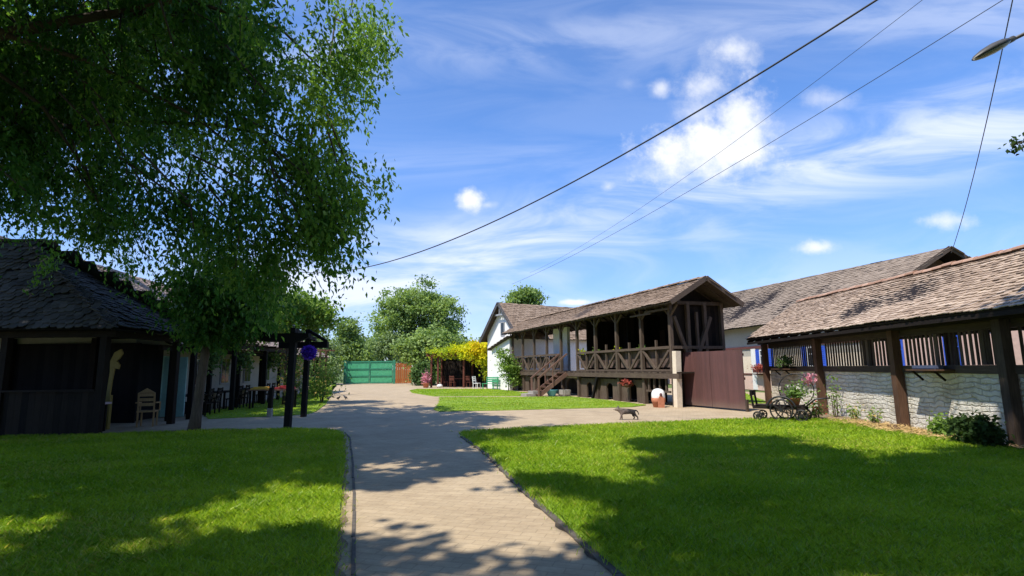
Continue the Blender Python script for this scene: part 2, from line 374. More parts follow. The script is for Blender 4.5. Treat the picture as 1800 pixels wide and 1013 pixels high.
M['tile_shed'] = tiles('weathered_tiles', [(.12, (.1, .075, .055)), (.38, (.27, .195, .14)), (.62, (.42, .32, .24)), (.9, (.56, .45, .35))])
M['tile_red'] = tiles('red_ridge_tiles', [(.2, (.3, .17, .11)), (.8, (.5, .32, .23))])
M['tile_brown'] = tiles('brown_tiles', [(.15, (.12, .08, .052)), (.5, (.235, .165, .11)), (.9, (.33, .245, .175))])
M['tile_grey'] = tiles('grey_tiles', [(.15, (.13, .1, .075)), (.5, (.24, .185, .135)), (.9, (.33, .265, .2))])
M['tile_pink'] = tiles('faded_tiles', [(.15, (.2, .14, .11)), (.5, (.33, .25, .21)), (.9, (.43, .34, .3))])
M['shingle'] = tiles('dark_shingles', [(.15, (.02, .018, .017)), (.5, (.045, .04, .037)), (.9, (.1, .09, .085))])
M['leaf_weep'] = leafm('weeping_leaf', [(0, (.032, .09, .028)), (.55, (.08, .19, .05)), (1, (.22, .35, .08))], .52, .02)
M['leaf_mid'] = leafm('green_leaf', [(0, (.08, .14, .045)), (.5, (.14, .23, .06)), (1, (.23, .33, .085))], .35, .03)
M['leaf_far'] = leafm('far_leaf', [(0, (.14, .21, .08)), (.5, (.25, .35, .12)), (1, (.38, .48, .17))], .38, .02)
M['leaf_shaded'] = leafm('shaded_leaf', [(0, (.02, .04, .015)), (.5, (.035, .065, .02)), (1, (.06, .1, .03))], .3, .02)  # darker leaf copy; the wall shrub's shade is put into its colour
M['leaf_dark'] = leafm('dark_leaf', [(0, (.05, .1, .04)), (.5, (.09, .16, .05)), (1, (.14, .22, .065))], .3, .03)
M['leaf_pale'] = leafm('pale_leaf', [(0, (.12, .2, .05)), (.5, (.19, .3, .07)), (1, (.3, .42, .1))], .4, .03)
M['leaf_vine'] = leafm('vine_leaf', [(0, (.16, .26, .04)), (.35, (.4, .48, .03)), (.75, (.75, .68, .02)), (1, (.7, .48, .03))], .4, .03)
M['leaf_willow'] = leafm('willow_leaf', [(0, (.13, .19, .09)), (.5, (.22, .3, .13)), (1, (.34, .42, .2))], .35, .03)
M['grass'] = leafm('grass_blade', [(0, (.16, .31, .015)), (.5, (.33, .48, .035)), (.9, (.5, .6, .06)), (1, (.55, .48, .16))], .5, .03, (1.15, 1.15, .5))
M['petal_purple'] = leafm('purple_petal', [(0, (.09, .03, .42)), (1, (.22, .08, .75))], .3, .05, (1.1, 1, 1.2))
M['petal_orange'] = leafm('orange_petal', [(0, (.3, .05, .04)), (1, (.5, .14, .1))], .3, .05, (1.1, 1, 1))
M['petal_pink'] = leafm('pink_petal', [(0, (.55, .15, .22)), (1, (.8, .45, .5))], .3, .05, (1.1, 1, 1))
M['petal_white'] = leafm('white_petal', [(0, (.6, .62, .5)), (1, (.8, .8, .72))], .3, .05, (1.1, 1, 1))
M['petal_yellow'] = leafm('yellow_petal', [(0, (.5, .35, .08)), (1, (.7, .52, .2))], .3, .05, (1.1, 1, 1))
M['bark'] = wood('bark', (.035, .026, .02), (.13, .1, .08))
M['bark_pale'] = wood('bark_pale', (.05, .036, .027), (.18, .135, .1))

# ------------------------------------------------------------------ generators
def leaf_arrays(P, D, L, Wd, fold=.25, up_=.75):
    """diamond leaves: base P, unit direction D, length L, half width Wd"""
    n = len(P); rv = rng.normal(size=(n, 3))*.55+np.array([-.25, -.25, 1])*up_; sd_ = np.cross(D, rv); sd_ /= (np.linalg.norm(sd_, axis=1, keepdims=True)+1e-9)
    nr = np.cross(sd_, D)
    mid = P+D*(L*.45)[:, None]
    v = np.empty((n, 4, 3)); v[:, 0] = P; v[:, 1] = mid+sd_*Wd[:, None]+nr*(Wd*fold)[:, None]
    v[:, 2] = P+D*L[:, None]-nr*(L*.12)[:, None]; v[:, 3] = mid-sd_*Wd[:, None]+nr*(Wd*fold)[:, None]
    return v.reshape(-1, 3), np.arange(n*4).reshape(n, 4)
def unit(a): return a/(np.linalg.norm(a, axis=1, keepdims=True)+1e-9)
def leaves(name, P, D, size, aspect, mat_, parent=None, clump=None):
    n = len(P); L = size*(.65+.7*rng.random(n)); v, f = leaf_arrays(P, D, L, L*aspect)
    r = rng.random(n)*.6+.2 if clump is None else np.clip(clump+rng.normal(size=n)*.16, 0, 1)
    return npmesh(name, v, f, mat_, np.repeat(r, 4), parent)
def crown_points(lobes, nclump, nleaf, spread, shell=.55):
    vol = np.array([l[3]*l[4]*l[5] for l in lobes]); cnt = rng.multinomial(nclump, vol/vol.sum()); cs = []
    for l, k in zip(lobes, cnt):
        d = unit(rng.normal(size=(k, 3))); r = (shell+(1-shell)*rng.random(k))*(.85+.3*rng.random(k))
        cs.append(np.array(l[:3])+d*r[:, None]*np.array(l[3:6]))
    cs = np.concatenate(cs)
    idx = np.repeat(np.arange(len(cs)), nleaf); sp_ = spread*(.6+.8*rng.random(len(cs)))
    P = cs[idx]+rng.normal(size=(len(idx), 3))*sp_[idx][:, None]*np.array([1, 1, .7])
    tone = rng.random(len(cs))[idx]*.7+.12
    return cs, P, tone
def limbs(mb, base, top, tips, r0, n=7, wob=.25, taper=.35):
    base = Vector(base); top = Vector(top); pts = []; rr = []
    for i in range(n+1):
        f = i/n; p = base.lerp(top, f)+Vector((random.uniform(-1, 1), random.uniform(-1, 1), 0))*wob*(.3 if i in (0,) else 1)*r0*2
        pts.append(p); rr.append(r0*(1.25 if i == 0 else 1-(1-taper)*f))
    mb.tube(pts, rr, 10)
    for tp in tips:
        k = random.randint(max(1, n//2-1), n); s_ = pts[k]; e = Vector(tp); q = []
        for i in range(6):
            f = i/5; q.append(s_.lerp(e, f)+Vector((0, 0, math.sin(f*3.14)*.12*(e-s_).length))+Vector((random.uniform(-1, 1), random.uniform(-1, 1), random.uniform(-1, 1)))*.04*(e-s_).length*(0 if i == 0 else 1))
        a = rr[k]*.55; mb.tube(q, [a*(1-.85*i/5) for i in range(6)], 6)
def broadleaf(name, label, loc, lobes, trunk_h, r0, nclump, nleaf, spread, leafsize, mat_, cat='tree', group=None, aspect=.32, bark='bark', shell=.5, ntips=10):
    root = thing(name, label, cat, loc, 0, group)
    cs, P, tone = crown_points(lobes, nclump, nleaf, spread, shell)
    D = unit(rng.normal(size=P.shape)+np.array([0, 0, -.2]))
    leaves('crown', P, D, leafsize, aspect, M[mat_], root, tone)
    mb = MB(); tips = [cs[i] for i in rng.choice(len(cs), min(ntips, len(cs)), replace=False)]
    limbs(mb, (0, 0, 0), (lobes[0][0]*.8, lobes[0][1]*.8, trunk_h), tips, r0)
    mb.build('trunk', M[bark], root, True)
    return root
def in_poly(P, poly):
    x, y = P[:, 0], P[:, 1]; ins = np.zeros(len(P), bool); n = len(poly); j = n-1
    for i in range(n):
        xi, yi = poly[i]; xj, yj = poly[j]
        c = ((yi > y) != (yj > y)) & (x < (xj-xi)*(y-yi)/(yj-yi+1e-12)+xi); ins ^= c; j = i
    return ins
def grass_blades(name, label, poly, dens, parent=None, zb=.03, hmul=1.0):
    poly = [tuple(p) for p in poly]; a = np.array(poly); lo, hi = a.min(0), a.max(0)
    n0 = int((hi-lo).prod()*dens(6.0)); P = lo+rng.random((n0, 2))*(hi-lo)
    P = P[in_poly(P, poly)]; d = np.hypot(P[:, 0], P[:, 1]); keep = rng.random(len(P)) < np.array([dens(x) for x in d])/dens(6.0)
    P = P[keep]; d = d[keep]; n = len(P); P = P+rng.normal(size=P.shape)*np.where(rng.random(n) < .12, .11, .04)[:, None]
    tone = .47+.1*np.sin(P[:, 0]*.53+1.1*np.sin(P[:, 1]*.41))*np.sin(P[:, 1]*.61)+.2*np.sin(P[:, 0]*1.7+np.sin(P[:, 1]*2.3)*1.3)*np.sin(P[:, 1]*1.9+P[:, 0]*.6)+rng.normal(size=n)*.17
    tone = np.where(rng.random(n) < .035+.16*(np.sin(P[:, 0]*.9+2)*np.sin(P[:, 1]*1.1+P[:, 0]*.3) > .6), .98, np.clip(tone, 0, .9))
    big = .6+.5*np.sin(P[:, 0]*3.1+1.7*np.sin(P[:, 1]*2.2))*np.sin(P[:, 1]*2.7)
    h = (.026+.032*rng.random(n))*(1+.5*big)*hmul*(1+np.clip(d-8, 0, 40)*.012)
    w = (.0022+.0018*rng.random(n))*np.clip(d/6, 1, 9)
    an = rng.random(n)*6.283; lean = h*(.4+1.1*rng.random(n)); la = rng.random(n)*6.283
    v = np.zeros((n, 5, 3)); dx = np.cos(an)*w; dy = np.sin(an)*w
    base = np.stack([P[:, 0], P[:, 1], np.full(n, zb)], 1); off = np.stack([np.cos(la)*lean, np.sin(la)*lean, h], 1)
    side = np.stack([dx, dy, np.zeros(n)], 1)
    mid = base+off*np.array([.35, .35, .6])
    v[:, 0] = base-side; v[:, 1] = base+side; v[:, 2] = mid+side*.8; v[:, 3] = base+off; v[:, 4] = mid-side*.8
    o = npmesh(name, v.reshape(-1, 3), np.arange(n*5).reshape(n, 5), M['grass'], np.repeat(tone, 5), parent, 5)
    return tag(o, label, 'grass', None, 'stuff')
def sheet(name, poly, z, mat_, thick=0.0):
    mb = MB()
    if thick: mb.prism([(p[0], p[1], z-thick) for p in poly], (0, 0, thick))
    else: mb.add([(p[0], p[1], z) for p in poly], [tuple(range(len(poly)))])
    o = mb.build(name, mat_); o['kind'] = 'structure'; return o
def roof_tiles(mb, e0, e1, r0, r1, tw=.17, ex=.15, jit=1.0, sag=.0, thick=.018, slab=.05, slabmat=1):
    e0, e1, r0, r1 = map(Vector, (e0, e1, r0, r1))
    nrm = (e1-e0).cross(r0-e0).normalized()
    if nrm.z < 0: nrm = -nrm
    L = ((r0+r1)/2-(e0+e1)/2).length; rows = max(2, int(round(L/ex)))
    mb.m = slabmat
    twisted = abs((r1-e0).dot(nrm)) > .05
    for k in range(24 if twisted else 1):
        a_, b_ = (k/24, (k+1)/24) if twisted else (0, 1)
        mb.prism([e0.lerp(e1, a_)-nrm*.03, e0.lerp(e1, b_)-nrm*.03, r0.lerp(r1, b_)-nrm*.03, r0.lerp(r1, a_)-nrm*.03], -nrm*slab)
    mb.m = 0
    ph = random.random()*6
    for j in range(rows):
        f = j/rows; a = e0.lerp(r0, f); b = e1.lerp(r1, f); wd = (b-a).length
        if wd < tw: continue
        xd = (b-a).normalized(); sdv = nrm.cross(xd)
        if sdv.z < 0: sdv = -sdv
        n = max(1, int(wd/tw)); t_ = wd/n; sh = (j % 2)*.5
        rowtone = random.gauss(0, .05)
        for i in range(n+ (1 if sh else 0)):
            c = min(max((i+.5-sh)*t_, t_*.25), wd-t_*.25); uu = c/wd
            wv = (math.sin(uu*wd*.9+ph+j*.15)*.012+math.sin(uu*wd*2.3+ph*2-j*.3)*.007)*jit - sag*math.sin(uu*math.pi)*math.sin(f*math.pi*.9+.3)
            p = a+xd*c+nrm*(wv+random.gauss(0, .004)*jit)
            ln = min(L/rows*1.75, L-L*f+.02); hw = t_*.485; s0 = random.gauss(0, .008)*jit; tw_ = random.gauss(0, .02)*jit
            up0 = thick+.016+random.random()*.008*jit; up1 = .002
            def q(x, y):
                k = y/ln; return p+xd*(x+tw_*y)+sdv*(y+s0-.02)+nrm*(up0*(1-k)+up1*k)
            o = [q(-hw, ln), q(-hw, ln*.16), q(-hw*.5, 0), q(hw*.5, 0), q(hw, ln*.16), q(hw, ln)]
            mb.rv = min(1, max(0, .5+random.gauss(0, .2)+rowtone))
            bt = [x-nrm*thick for x in o]
            mb.add(o+bt, [(0, 1, 2, 3, 4, 5), (1, 7, 8, 2), (2, 8, 9, 3), (3, 9, 10, 4), (0, 6, 7, 1), (4, 10, 11, 5)])
    mb.rv = .5
def ridge_tiles(mb, a, b, r=.11, ln=.38):
    a = Vector(a); b = Vector(b); d = (b-a); n = int(d.length/ln); d.normalize(); sdv = d.cross(Vector((0, 0, 1))).normalized()
    for i in range(n):
        p = a+d*(i*ln)+Vector((0, 0, random.gauss(0, .008))); mb.rv = random.random(); vs = []; fs = []
        for e, (o, rr) in enumerate(((0, r*1.08), (ln*1.06, r*.94))):
            for k in range(7): t_ = math.pi*k/6; vs.append(p+d*o+sdv*math.cos(t_)*rr+Vector((0, 0, math.sin(t_)*rr*.8-.03)))
        for k in range(6): fs.append((k, k+1, 8+k, 7+k))
        fs.append((0, 1, 2, 3, 4, 5, 6)); mb.add(vs, fs)
    mb.rv = .5
def planks(mb, x0, x1, z0, z1, y, w=.14, th=.025, gap=.006, top=0.0):
    n = max(1, int(round((x1-x0)/w))); w = (x1-x0)/n
    for i in range(n):
        mb.rv = random.random(); mb.b2(x0+i*w+gap/2, x0+(i+1)*w-gap/2, y, y+th+random.uniform(0, .006), z0, z1+random.uniform(-top, top))
    mb.rv = .5

# ================================================================== THE SETTING
gm = MB(); gm.b2(-400, 400, -150, 900, -.35, -.03); gr_ = gm.build('ground', M['meadow']); gr_['kind'] = 'structure'
sheet('yard_paving', [(-26, -6), (14, -6), (16, 30), (8, 50), (-6, 64), (-24, 66), (-26, 40)], 0.0, M['paving'])
RL = [(2.2, .5), (1.35, 3.0), (.83, 4.46), (.2, 7.19), (-.46, 10.42), (-1.2, 13.2), (-1.35, 13.75), (-1.05, 14.15), (-.4, 14.35), (2.48, 15.3), (5.2, 16.1), (7.0, 16.5), (8.7, 16.6), (9.4, 15.4), (9.55, 13.5), (9.2, 11), (9.1, 8), (8.8, .5)]
LL = [(-.2, .5), (-.85, 3.0), (-1.42, 4.52), (-2.28, 7.46), (-3.1, 10.2), (-4.05, 13.2), (-4.5, 14.3), (-5.0, 14.85), (-6.1, 14.95), (-8.4, 14.75), (-10.4, 14.1), (-12.6, 13.75), (-17, 13.6), (-17, .5)]
ML = [(-3.1, 21.6), (-2.75, 20.75), (-.48, 21.0), (4.73, 22.05), (5.5, 22.9), (4.9, 25.4), (3.2, 30.0), (.41, 30.1), (-4.1, 30.75), (-3.5, 26)]
MF = [(-4.6, 32.0), (.35, 31.4), (1.2, 31.8), (1.0, 35), (-.6, 39.5), (-1.4, 41.5), (-3.0, 42.4), (-7.6, 43.4), (-7.7, 41), (-6.8, 37)]
L2 = [(-8.7, 25.6), (-7.6, 21.2), (-7.5, 20.2), (-8.0, 19.6), (-9.17, 19.1), (-10.25, 18.6), (-12.1, 21.5), (-12.6, 26), (-13.6, 34), (-18.6, 58), (-19.3, 58.5), (-17.2, 52), (-12.2, 37), (-10.8, 32.5)]
SL = [(9.3, 23.6), (10.9, 23.4), (14.6, 35.8), (12.6, 36.6), (10.5, 30)]
for nm, p in (('near_right_lawn', RL), ('near_left_lawn', LL), ('middle_lawn', ML), ('far_middle_lawn', MF), ('left_veranda_lawn', L2), ('side_lawn', SL)):
    sheet(nm, p, .03, M['turf'], .07)
dn = lambda d: 3600 if d < 6.5 else max(150, 3600*(6.5/d)**1.6)
grass_blades('lawn_grass', 'bright green mown grass of the right lawn beside the paved path', RL, dn, zb=.025)
grass_blades('lawn_grass', 'shaded green grass of the left lawn before the dark shed', LL, dn, zb=.025)
dn2 = lambda d: 420 if d < 25 else 220
for p, l in ((ML, 'sunny green grass of the lawn before the timber gallery'), (MF, 'sunny green grass between the thin path strip and the arbour'), (L2, 'green grass beside the pergola and the left house'), (SL, 'small green grass patch behind the red brown gate')):
    grass_blades('lawn_grass', l, p, dn2, zb=.025, hmul=.4)
def poly_sub(pts, st):
    o = []
    for a, b in zip(pts[:-1], pts[1:]):
        n = max(1, int(math.hypot(b[0]-a[0], b[1]-a[1])/st)); o += [(a[0]+(b[0]-a[0])*i/n, a[1]+(b[1]-a[1])*i/n) for i in range(n)]
    return o+[pts[-1]]
def edge_line(name, pts, w, h, m_):
    mb = MB()
    for a, b in zip(pts[:-1], pts[1:]):
        a = Vector((*a, 0)); b = Vector((*b, 0)); n = max(1, int((b-a).length/.8))
        for i in range(n):
            p, q = a.lerp(b, i/n+.003), a.lerp(b, (i+1)/n-.003); hh = h*random.uniform(.75, 1.1)
            mb.rv = random.random(); mb.beam(p+Vector((random.uniform(-.008, .008), 0, hh/2-.02)), q+Vector((random.uniform(-.008, .008), 0, hh/2-.02)), w, hh+.04)
    o = mb.build(name, m_); o['kind'] = 'structure'
edge_line('kerb', [(x-.03, y) for x, y in RL[0:6]], .07, .022, M['kerb'])
sheet('soil_edge', [(x-.07+.025*math.sin(i*.7)+.02*math.sin(i*1.3+1), y) for i, (x, y) in enumerate(poly_sub(RL[0:6], .09))]+[(x+.02, y) for x, y in reversed(RL[0:6])], .006, M['dark_soil'])
sheet('soil_edge', [(x+.06+.03*math.sin(i*.6)+.02*math.sin(i*1.4), y) for i, (x, y) in enumerate(poly_sub(LL[0:7], .09))]+[(x-.02, y) for x, y in reversed(LL[0:7])], .006, M['earth'])
edge_line('kerb', [(x+.16, y) for x, y in LL[0:7]], .035, .012, M['kerb'])
sheet('soil_strip', [(9.42, 16.2), (9.0, 16.55), (9.2, 18.5), (9.7, 23), (10.3, 23), (10.1, 16), (9.75, 12.5), (9.55, 9.5), (9.3, 9.5), (9.5, 12.6)], .036, M['earth'])
sheet('dirt_edge', [(-10.4, 14.15), (-8.4, 14.8), (-6.4, 15.0), (-6.4, 15.35), (-8.3, 15.35), (-11.2, 14.6)], .012, M['earth'])

# ================================================================== RIGHT SHED (open, tiled roof, picket panels)
def hyp(a, b): return math.atan2(b[1]-a[1], b[0]-a[0])
A0 = (9.72, 10.75); A1 = (10.47, 22.6)
SR = thing('open_shed', 'long open shed on the right with tiled roof, dark posts and whitewashed wall', 'shed', (A0[0], A0[1], 0), hyp(A0, A1))
# local: +x away along the row, +y toward the yard
PX = [-3.4, 0.0, 3.4, 7.45, 11.85]
for x in PX:
    mb = MB(); mb.beam((x, 0, 0), (x, .02, 2.62), .2, .2, (1, 0, 0)); mb.build('post', M['brown_wood'] if x > 2 else M['old_wood'], SR)
for i in range(len(PX)-1):
    a, b = PX[i]+.1, PX[i+1]-.1
    mb = MB(); n = int((b-a)/.06)
    mb.b2(a, b, -.42, -.12, 0, 1.38); mb.build('wall', M['whitewash'], SR)
    mb = MB(); mb.b2(a, b, -.4, -.06, 1.383, 1.56); mb.b2(a, b, -.2, -.1, 2.3, 2.46); mb.build('beam', M['old_wood_x'], SR)
    mb = MB(); k = int((b-a)/.15)
    for j in range(k):
        xx = a+(j+.5)*(b-a)/k; mb.rv = random.random(); w = random.uniform(.06, .075)
        if (i, j) in ((2, 9), (2, 10), (1, 3), (1, 4), (1, 13), (3, 2)): w = .13
        mb.b2(xx-w/2, xx+w/2, -.2, -.175, 1.563, 2.298)
    mb.build('picket_panel', M['old_wood'], SR)
mb = MB(); mb.b2(-4.2, 12.3, -.12, .12, 2.46, 2.63); mb.build('wall_plate', M['dark_wood_x'], SR)
mb = MB()
for x in np.arange(-3.9, 12.4, .8): mb.beam((x, .55, 2.56), (x, -1.9, 3.98), .09, .13)
for x in np.arange(-3.9, 12.4, .8): mb.beam((x, -4.55, 2.56), (x, -1.9, 3.98), .09, .13)
mb.build('rafters', M['dark_wood'], SR)
for x in (-3.4, 2.0, 7.4, 11.85):
    mb = MB(); mb.beam((x, -4.2, 0), (x, -4.2, 2.6), .2); mb.build('back_post', M['old_wood'], SR)
mb = MB(); mb.b2(-4.2, 12.3, -4.3, -4.1, 2.6, 2.75); mb.build('back_beam', M['old_wood_x'], SR)
mb = MB(); roof_tiles(mb, (-4.4, .62, 2.6), (12.2, .62, 2.72), (-4.4, -1.9, 4.1), (12.9, -1.9, 4.3), .18, .145, 1.15, .05)
roof_tiles(mb, (-4.4, -4.62, 2.6), (12.6, -4.62, 2.6), (-4.4, -1.9, 4.1), (12.6, -1.9, 4.3), .3, .3, 1.0, .03)
rf = mb.build('roof', [M['tile_shed'], M['dark_wood_x']], SR)
mb = MB(); ridge_tiles(mb, (-4.4, -1.9, 4.14), (12.95, -1.9, 4.34)); mb.build('ridge_tiles', M['tile_red'], rf)
mb = MB(); mb.b2(-4.4, 12.15, .56, .6, 2.47, 2.56); mb.build('fascia', M['dark_wood_x'], SR)
def loc2(o, p):      # local point of a rooted thing to world
    a = o.rotation_euler.z; return Vector((o.location.x+p[0]*math.cos(a)-p[1]*math.sin(a), o.location.y+p[0]*math.sin(a)+p[1]*math.cos(a), p[2]))
def shelf(x, w, label):
    p = loc2(SR, (x, .06, 1.44)); t = thing('wall_shelf', label, 'shelf', p, SR.rotation_euler.z, 'plank shelves on the whitewashed wall')
    mb = MB(); mb.b2(-w/2, w/2, -.16, .28, .0, .035); mb.build('board', M['brown_wood'], t)
    for s in (-.35, .35): mb = MB(); mb.beam((s*w, .0, -.22), (s*w, .22, -.01), .04); mb.build('bracket', M['dark_wood'], t)
    return p
p1 = shelf(9.9, 1.3, 'plank shelf on the shed wall above the black flower wagon')
p2 = shelf(2.0, 1.05, 'plank shelf on the shed wall above the dark shrub at the right')
def pot_plant(name, label, loc, pr, ph, potm, leafmat, n, sp, size, group=None, up=.6, cat='pot plant'):
    t = thing(name, label, cat, loc, 0, group)
    mb = MB(); mb.lathe([(pr*.7, 0), (pr*.95, ph*.85), (pr*1.08, ph*.86), (pr*1.08, ph), (pr*.9, ph)], n=14); mb.build('pot', M[potm], t, True)
    c = rng.normal(size=(n, 3))*np.array([sp, sp, sp*.7])+np.array([0, 0, ph+sp*up]); D = unit(c-np.array([0, 0, ph-.05])+rng.normal(size=(n, 3))*.1)
    leaves('foliage', c, D, size, .35, M[leafmat], t); return t
pot_plant('pot_plant', 'dark leafy pot plant on the shelf above the flower wagon', loc2(SR, (9.55, .2, 1.476)), .11, .16, 'iron', 'leaf_dark', 260, .11, .1)
# boards on the shelf
bx = thing('window_box', 'flat dark blue trough on the shelf above the dark shrub', 'trough', loc2(SR, (2.0, .18, 1.476)), SR.rotation_euler.z)
mb = MB(); mb.b2(-.38, .38, -.09, .09, 0, .02)
for s in (-1, 1): mb.b2(-.38, .38, s*.09-.01, s*.09+.01, .021, .09); mb.b2(s*.38-.01, s*.38+.01, -.08, .08, .021, .09)
mb.build('trough', plain('slate_blue', (.07, .09, .16)), bx)

# ================================================================== CREAM LONG HOUSE BEHIND
HB = (16.95, 26.6); HA = (13.1, 58.5)
CH = thing('long_house', 'long cream farmhouse with grey tiled roof behind the open shed', 'house', (HB[0], HB[1], 0), hyp(HB, HA))
HL = 32.1
mb = MB(); mb.b2(0, HL, -9.4, -.02, 0, 2.2); mb.build('wall', M['cream_plaster'], CH)
mb = MB(); mb.b2(0, HL, -9.4, -.02, 2.2, 4.3); mb.build('upper_wall', M['grey_plaster'], CH)
mb = MB(); mb.b2(-.02, HL, -.02, .05, 2.7, 2.85); mb.b2(-.02, HL, -.02, .06, 1.0, 1.09); mb.build('belt', M['maroon'], CH)
mb = MB(); mb.b2(0, HL, -.018, .02, 0.02, .98); mb.build('plinth', M['pink_plaster'], CH)
mb = MB(); mb.b2(9.0, 9.5, -.02, .06, .05, 2.68); mb.build('pilaster', M['white_plaster'], CH)
mb = MB(); mb.prism([(.06, -.3, 4.3), (.06, -9.1, 4.3), (.06, -4.7, 7.1)], (.1, 0, 0)); mb.build('gable', M['brown_wood'], CH)
mb = MB(); roof_tiles(mb, (-.9, .65, 4.12), (HL, .65, 4.12), (-.9, -4.7, 7.3), (HL, -4.7, 8.35), .3, .26, 1.3, .06)
roof_tiles(mb, (-.9, -10.05, 4.12), (HL, -10.05, 4.12), (-.9, -4.7, 7.3), (HL, -4.7, 8.35), .9, .8, .6)
rf = mb.build('roof', [M['tile_grey'], M['dark_wood_x']], CH)
mb = MB()
for s in (1, -1): mb.beam((-.94, -4.7+s*5.3, 4.12), (-.94, -4.7, 7.27), .05, .24)
mb.build('bargeboard', M['grey_wood_x'], CH)
def window(parent, x, z, w, h, y=.0, fm='white_paint', shutter=None, sw=.5):
    mb = MB(); f = .07
    mb.b2(x-w/2, x+w/2, y, y+.05, z, z+f); mb.b2(x-w/2, x+w/2, y, y+.05, z+h-f, z+h)
    for s in (-1, 1): mb.b2(x+s*(w/2)-(f if s > 0 else 0), x+s*(w/2)+(f if s < 0 else 0), y, y+.05, z+f, z+h-f)
    mb.b2(x-.025, x+.025, y+.003, y+.045, z+f, z+h-f); mb.b2(x-w/2+f, x-.026, y+.003, y+.045, z+h*.62, z+h*.62+.04); mb.b2(x+.026, x+w/2-f, y+.003, y+.045, z+h*.62, z+h*.62+.04)
    o = mb.build('window', M[fm], parent)
    mb = MB(); mb.b2(x-w/2+.01, x+w/2-.01, y-.01, y+.012, z+.01, z+h-.01); mb.build('pane', M['glass'], o)
    mb = MB(); mb.b2(x-w/2-.06, x+w/2+.06, y, y+.14, z-.06, z-.002); mb.build('sill', M[fm], o)
    if shutter:
        for s in (-1, 1):
            mb = MB(); c = x+s*(w/2+sw/2+.02)
            mb.b2(c-sw/2, c+sw/2, y, y+.03, z, z+h)
            for k in range(int(h/.11)): mb.b2(c-sw/2+.06, c+sw/2-.06, y+.03, y+.045, z+.06+k*.11, z+.12+k*.11)
            mb.build('shutter', M[shutter], o)
    return o
window(CH, 8.1, 1.5, .9, 1.1, .0, 'white_paint', 'blue_paint', .5)
window(CH, 3.4, 1.5, .9, 1.1, .0, 'white_paint', 'blue_paint', .5)
window(CH, 13.5, 1.5, .9, 1.1, .0, 'white_paint', 'blue_paint', .5)
fb = thing('flower_box', 'red flower box under the blue shuttered window of the cream house', 'flower box', loc2(CH, (8.1, .3, 1.14)), CH.rotation_euler.z)
mb = MB(); mb.b2(-.7, .7, -.13, .13, 0, .2); mb.build('box', M['maroon'], fb)
c = rng.normal(size=(500, 3))*np.array([.4, .1, .1])+np.array([0, .05, .32]); leaves('flowers', c, unit(rng.normal(size=c.shape)), .09, .5, M['petal_orange'], fb)
# annex continuing the row (seen through the pickets)
NB = (17.4, 8.0); NA = (17.05, 26.3)
AX = thing('low_annex', 'low pink house wing with blue windows seen through the shed pickets', 'house', (NB[0], NB[1], 0), hyp(NB, NA))
AL = 18.2
mb = MB(); mb.b2(0, AL, -5, -.02, 0, 3.2); mb.build('wall', M['pink_plaster'], AX)
mb = MB(); mb.b2(0, AL, -.018, .03, .02, .7); mb.build('plinth', M['maroon'], AX)
mb = MB(); roof_tiles(mb, (-.3, .12, 3.05), (AL+.2, .12, 3.05), (-.3, -2.4, 4.6), (AL+.2, -2.4, 4.6), .4, .35); roof_tiles(mb, (-.3, -5.4, 3.05), (AL+.2, -5.4, 3.05), (-.3, -2.4, 4.6), (AL+.2, -2.4, 4.6), .6, .5)
mb.build('roof', [M['tile_grey'], M['dark_wood_x']], AX)
for x in (4.4, 9.2, 13.2, 16.2): window(AX, x, 1.45, .8, 1.25, .0, 'blue_paint', 'blue_paint' if x == 9.2 else None, .35)
mb = MB(); mb.b2(6.0, 7.0, -.01, .05, .05, 2.5); mb.build('door', M['blue_paint'], AX)

# ================================================================== TIMBER GALLERY
GB = (6.42, 21.95); GA = (0.0, 40.05)
GY = thing('timber_gallery', 'two storey dark timber gallery with tiled roof and crossed railings', 'gallery', (GB[0], GB[1], 0), hyp(GB, GA))
GLn = math.hypot(GA[0]-GB[0], GA[1]-GB[1]); BAY = 2.13; NBAY = 9; D_ = 2.55
DK = 1.36; RT = 2.42; EV = 4.12
for i in range(NBAY+1):
    x = i*BAY; mb = MB(); mb.beam((x, 0, DK+.03), (x, 0, EV), .14, .14, (1, 0, 0))
    mb.beam((x-.5, 0, EV-.06), (x, 0, EV-.5), .07); mb.beam((x+.5, 0, EV-.06), (x, 0, EV-.5), .07)
    mb.build('post', M['grey_wood'], GY)
    mb = MB(); mb.beam((x, -.06, 0), (x, -.06, DK-.26), .17, .17, (1, 0, 0)); mb.build('lower_post', M['grey_wood'], GY)
mb = MB(); planks_y = np.arange(-.5, 19.6, .16)
for x in planks_y: mb.rv = random.random(); mb.b2(x, x+.15, -D_, .12, DK-.04, DK+.02)
mb.build('deck', M['old_wood'], GY)
mb = MB(); mb.b2(-.55, 19.7, .0, .14, DK-.25, DK-.045); mb.b2(-.55, 19.7, -D_, -D_+.15, DK-.25, DK-.045); mb.b2(-.5, 19.7, -1.4, -1.25, DK-.24, DK-.045); mb.build('deck_beam', M['grey_wood_x'], GY)
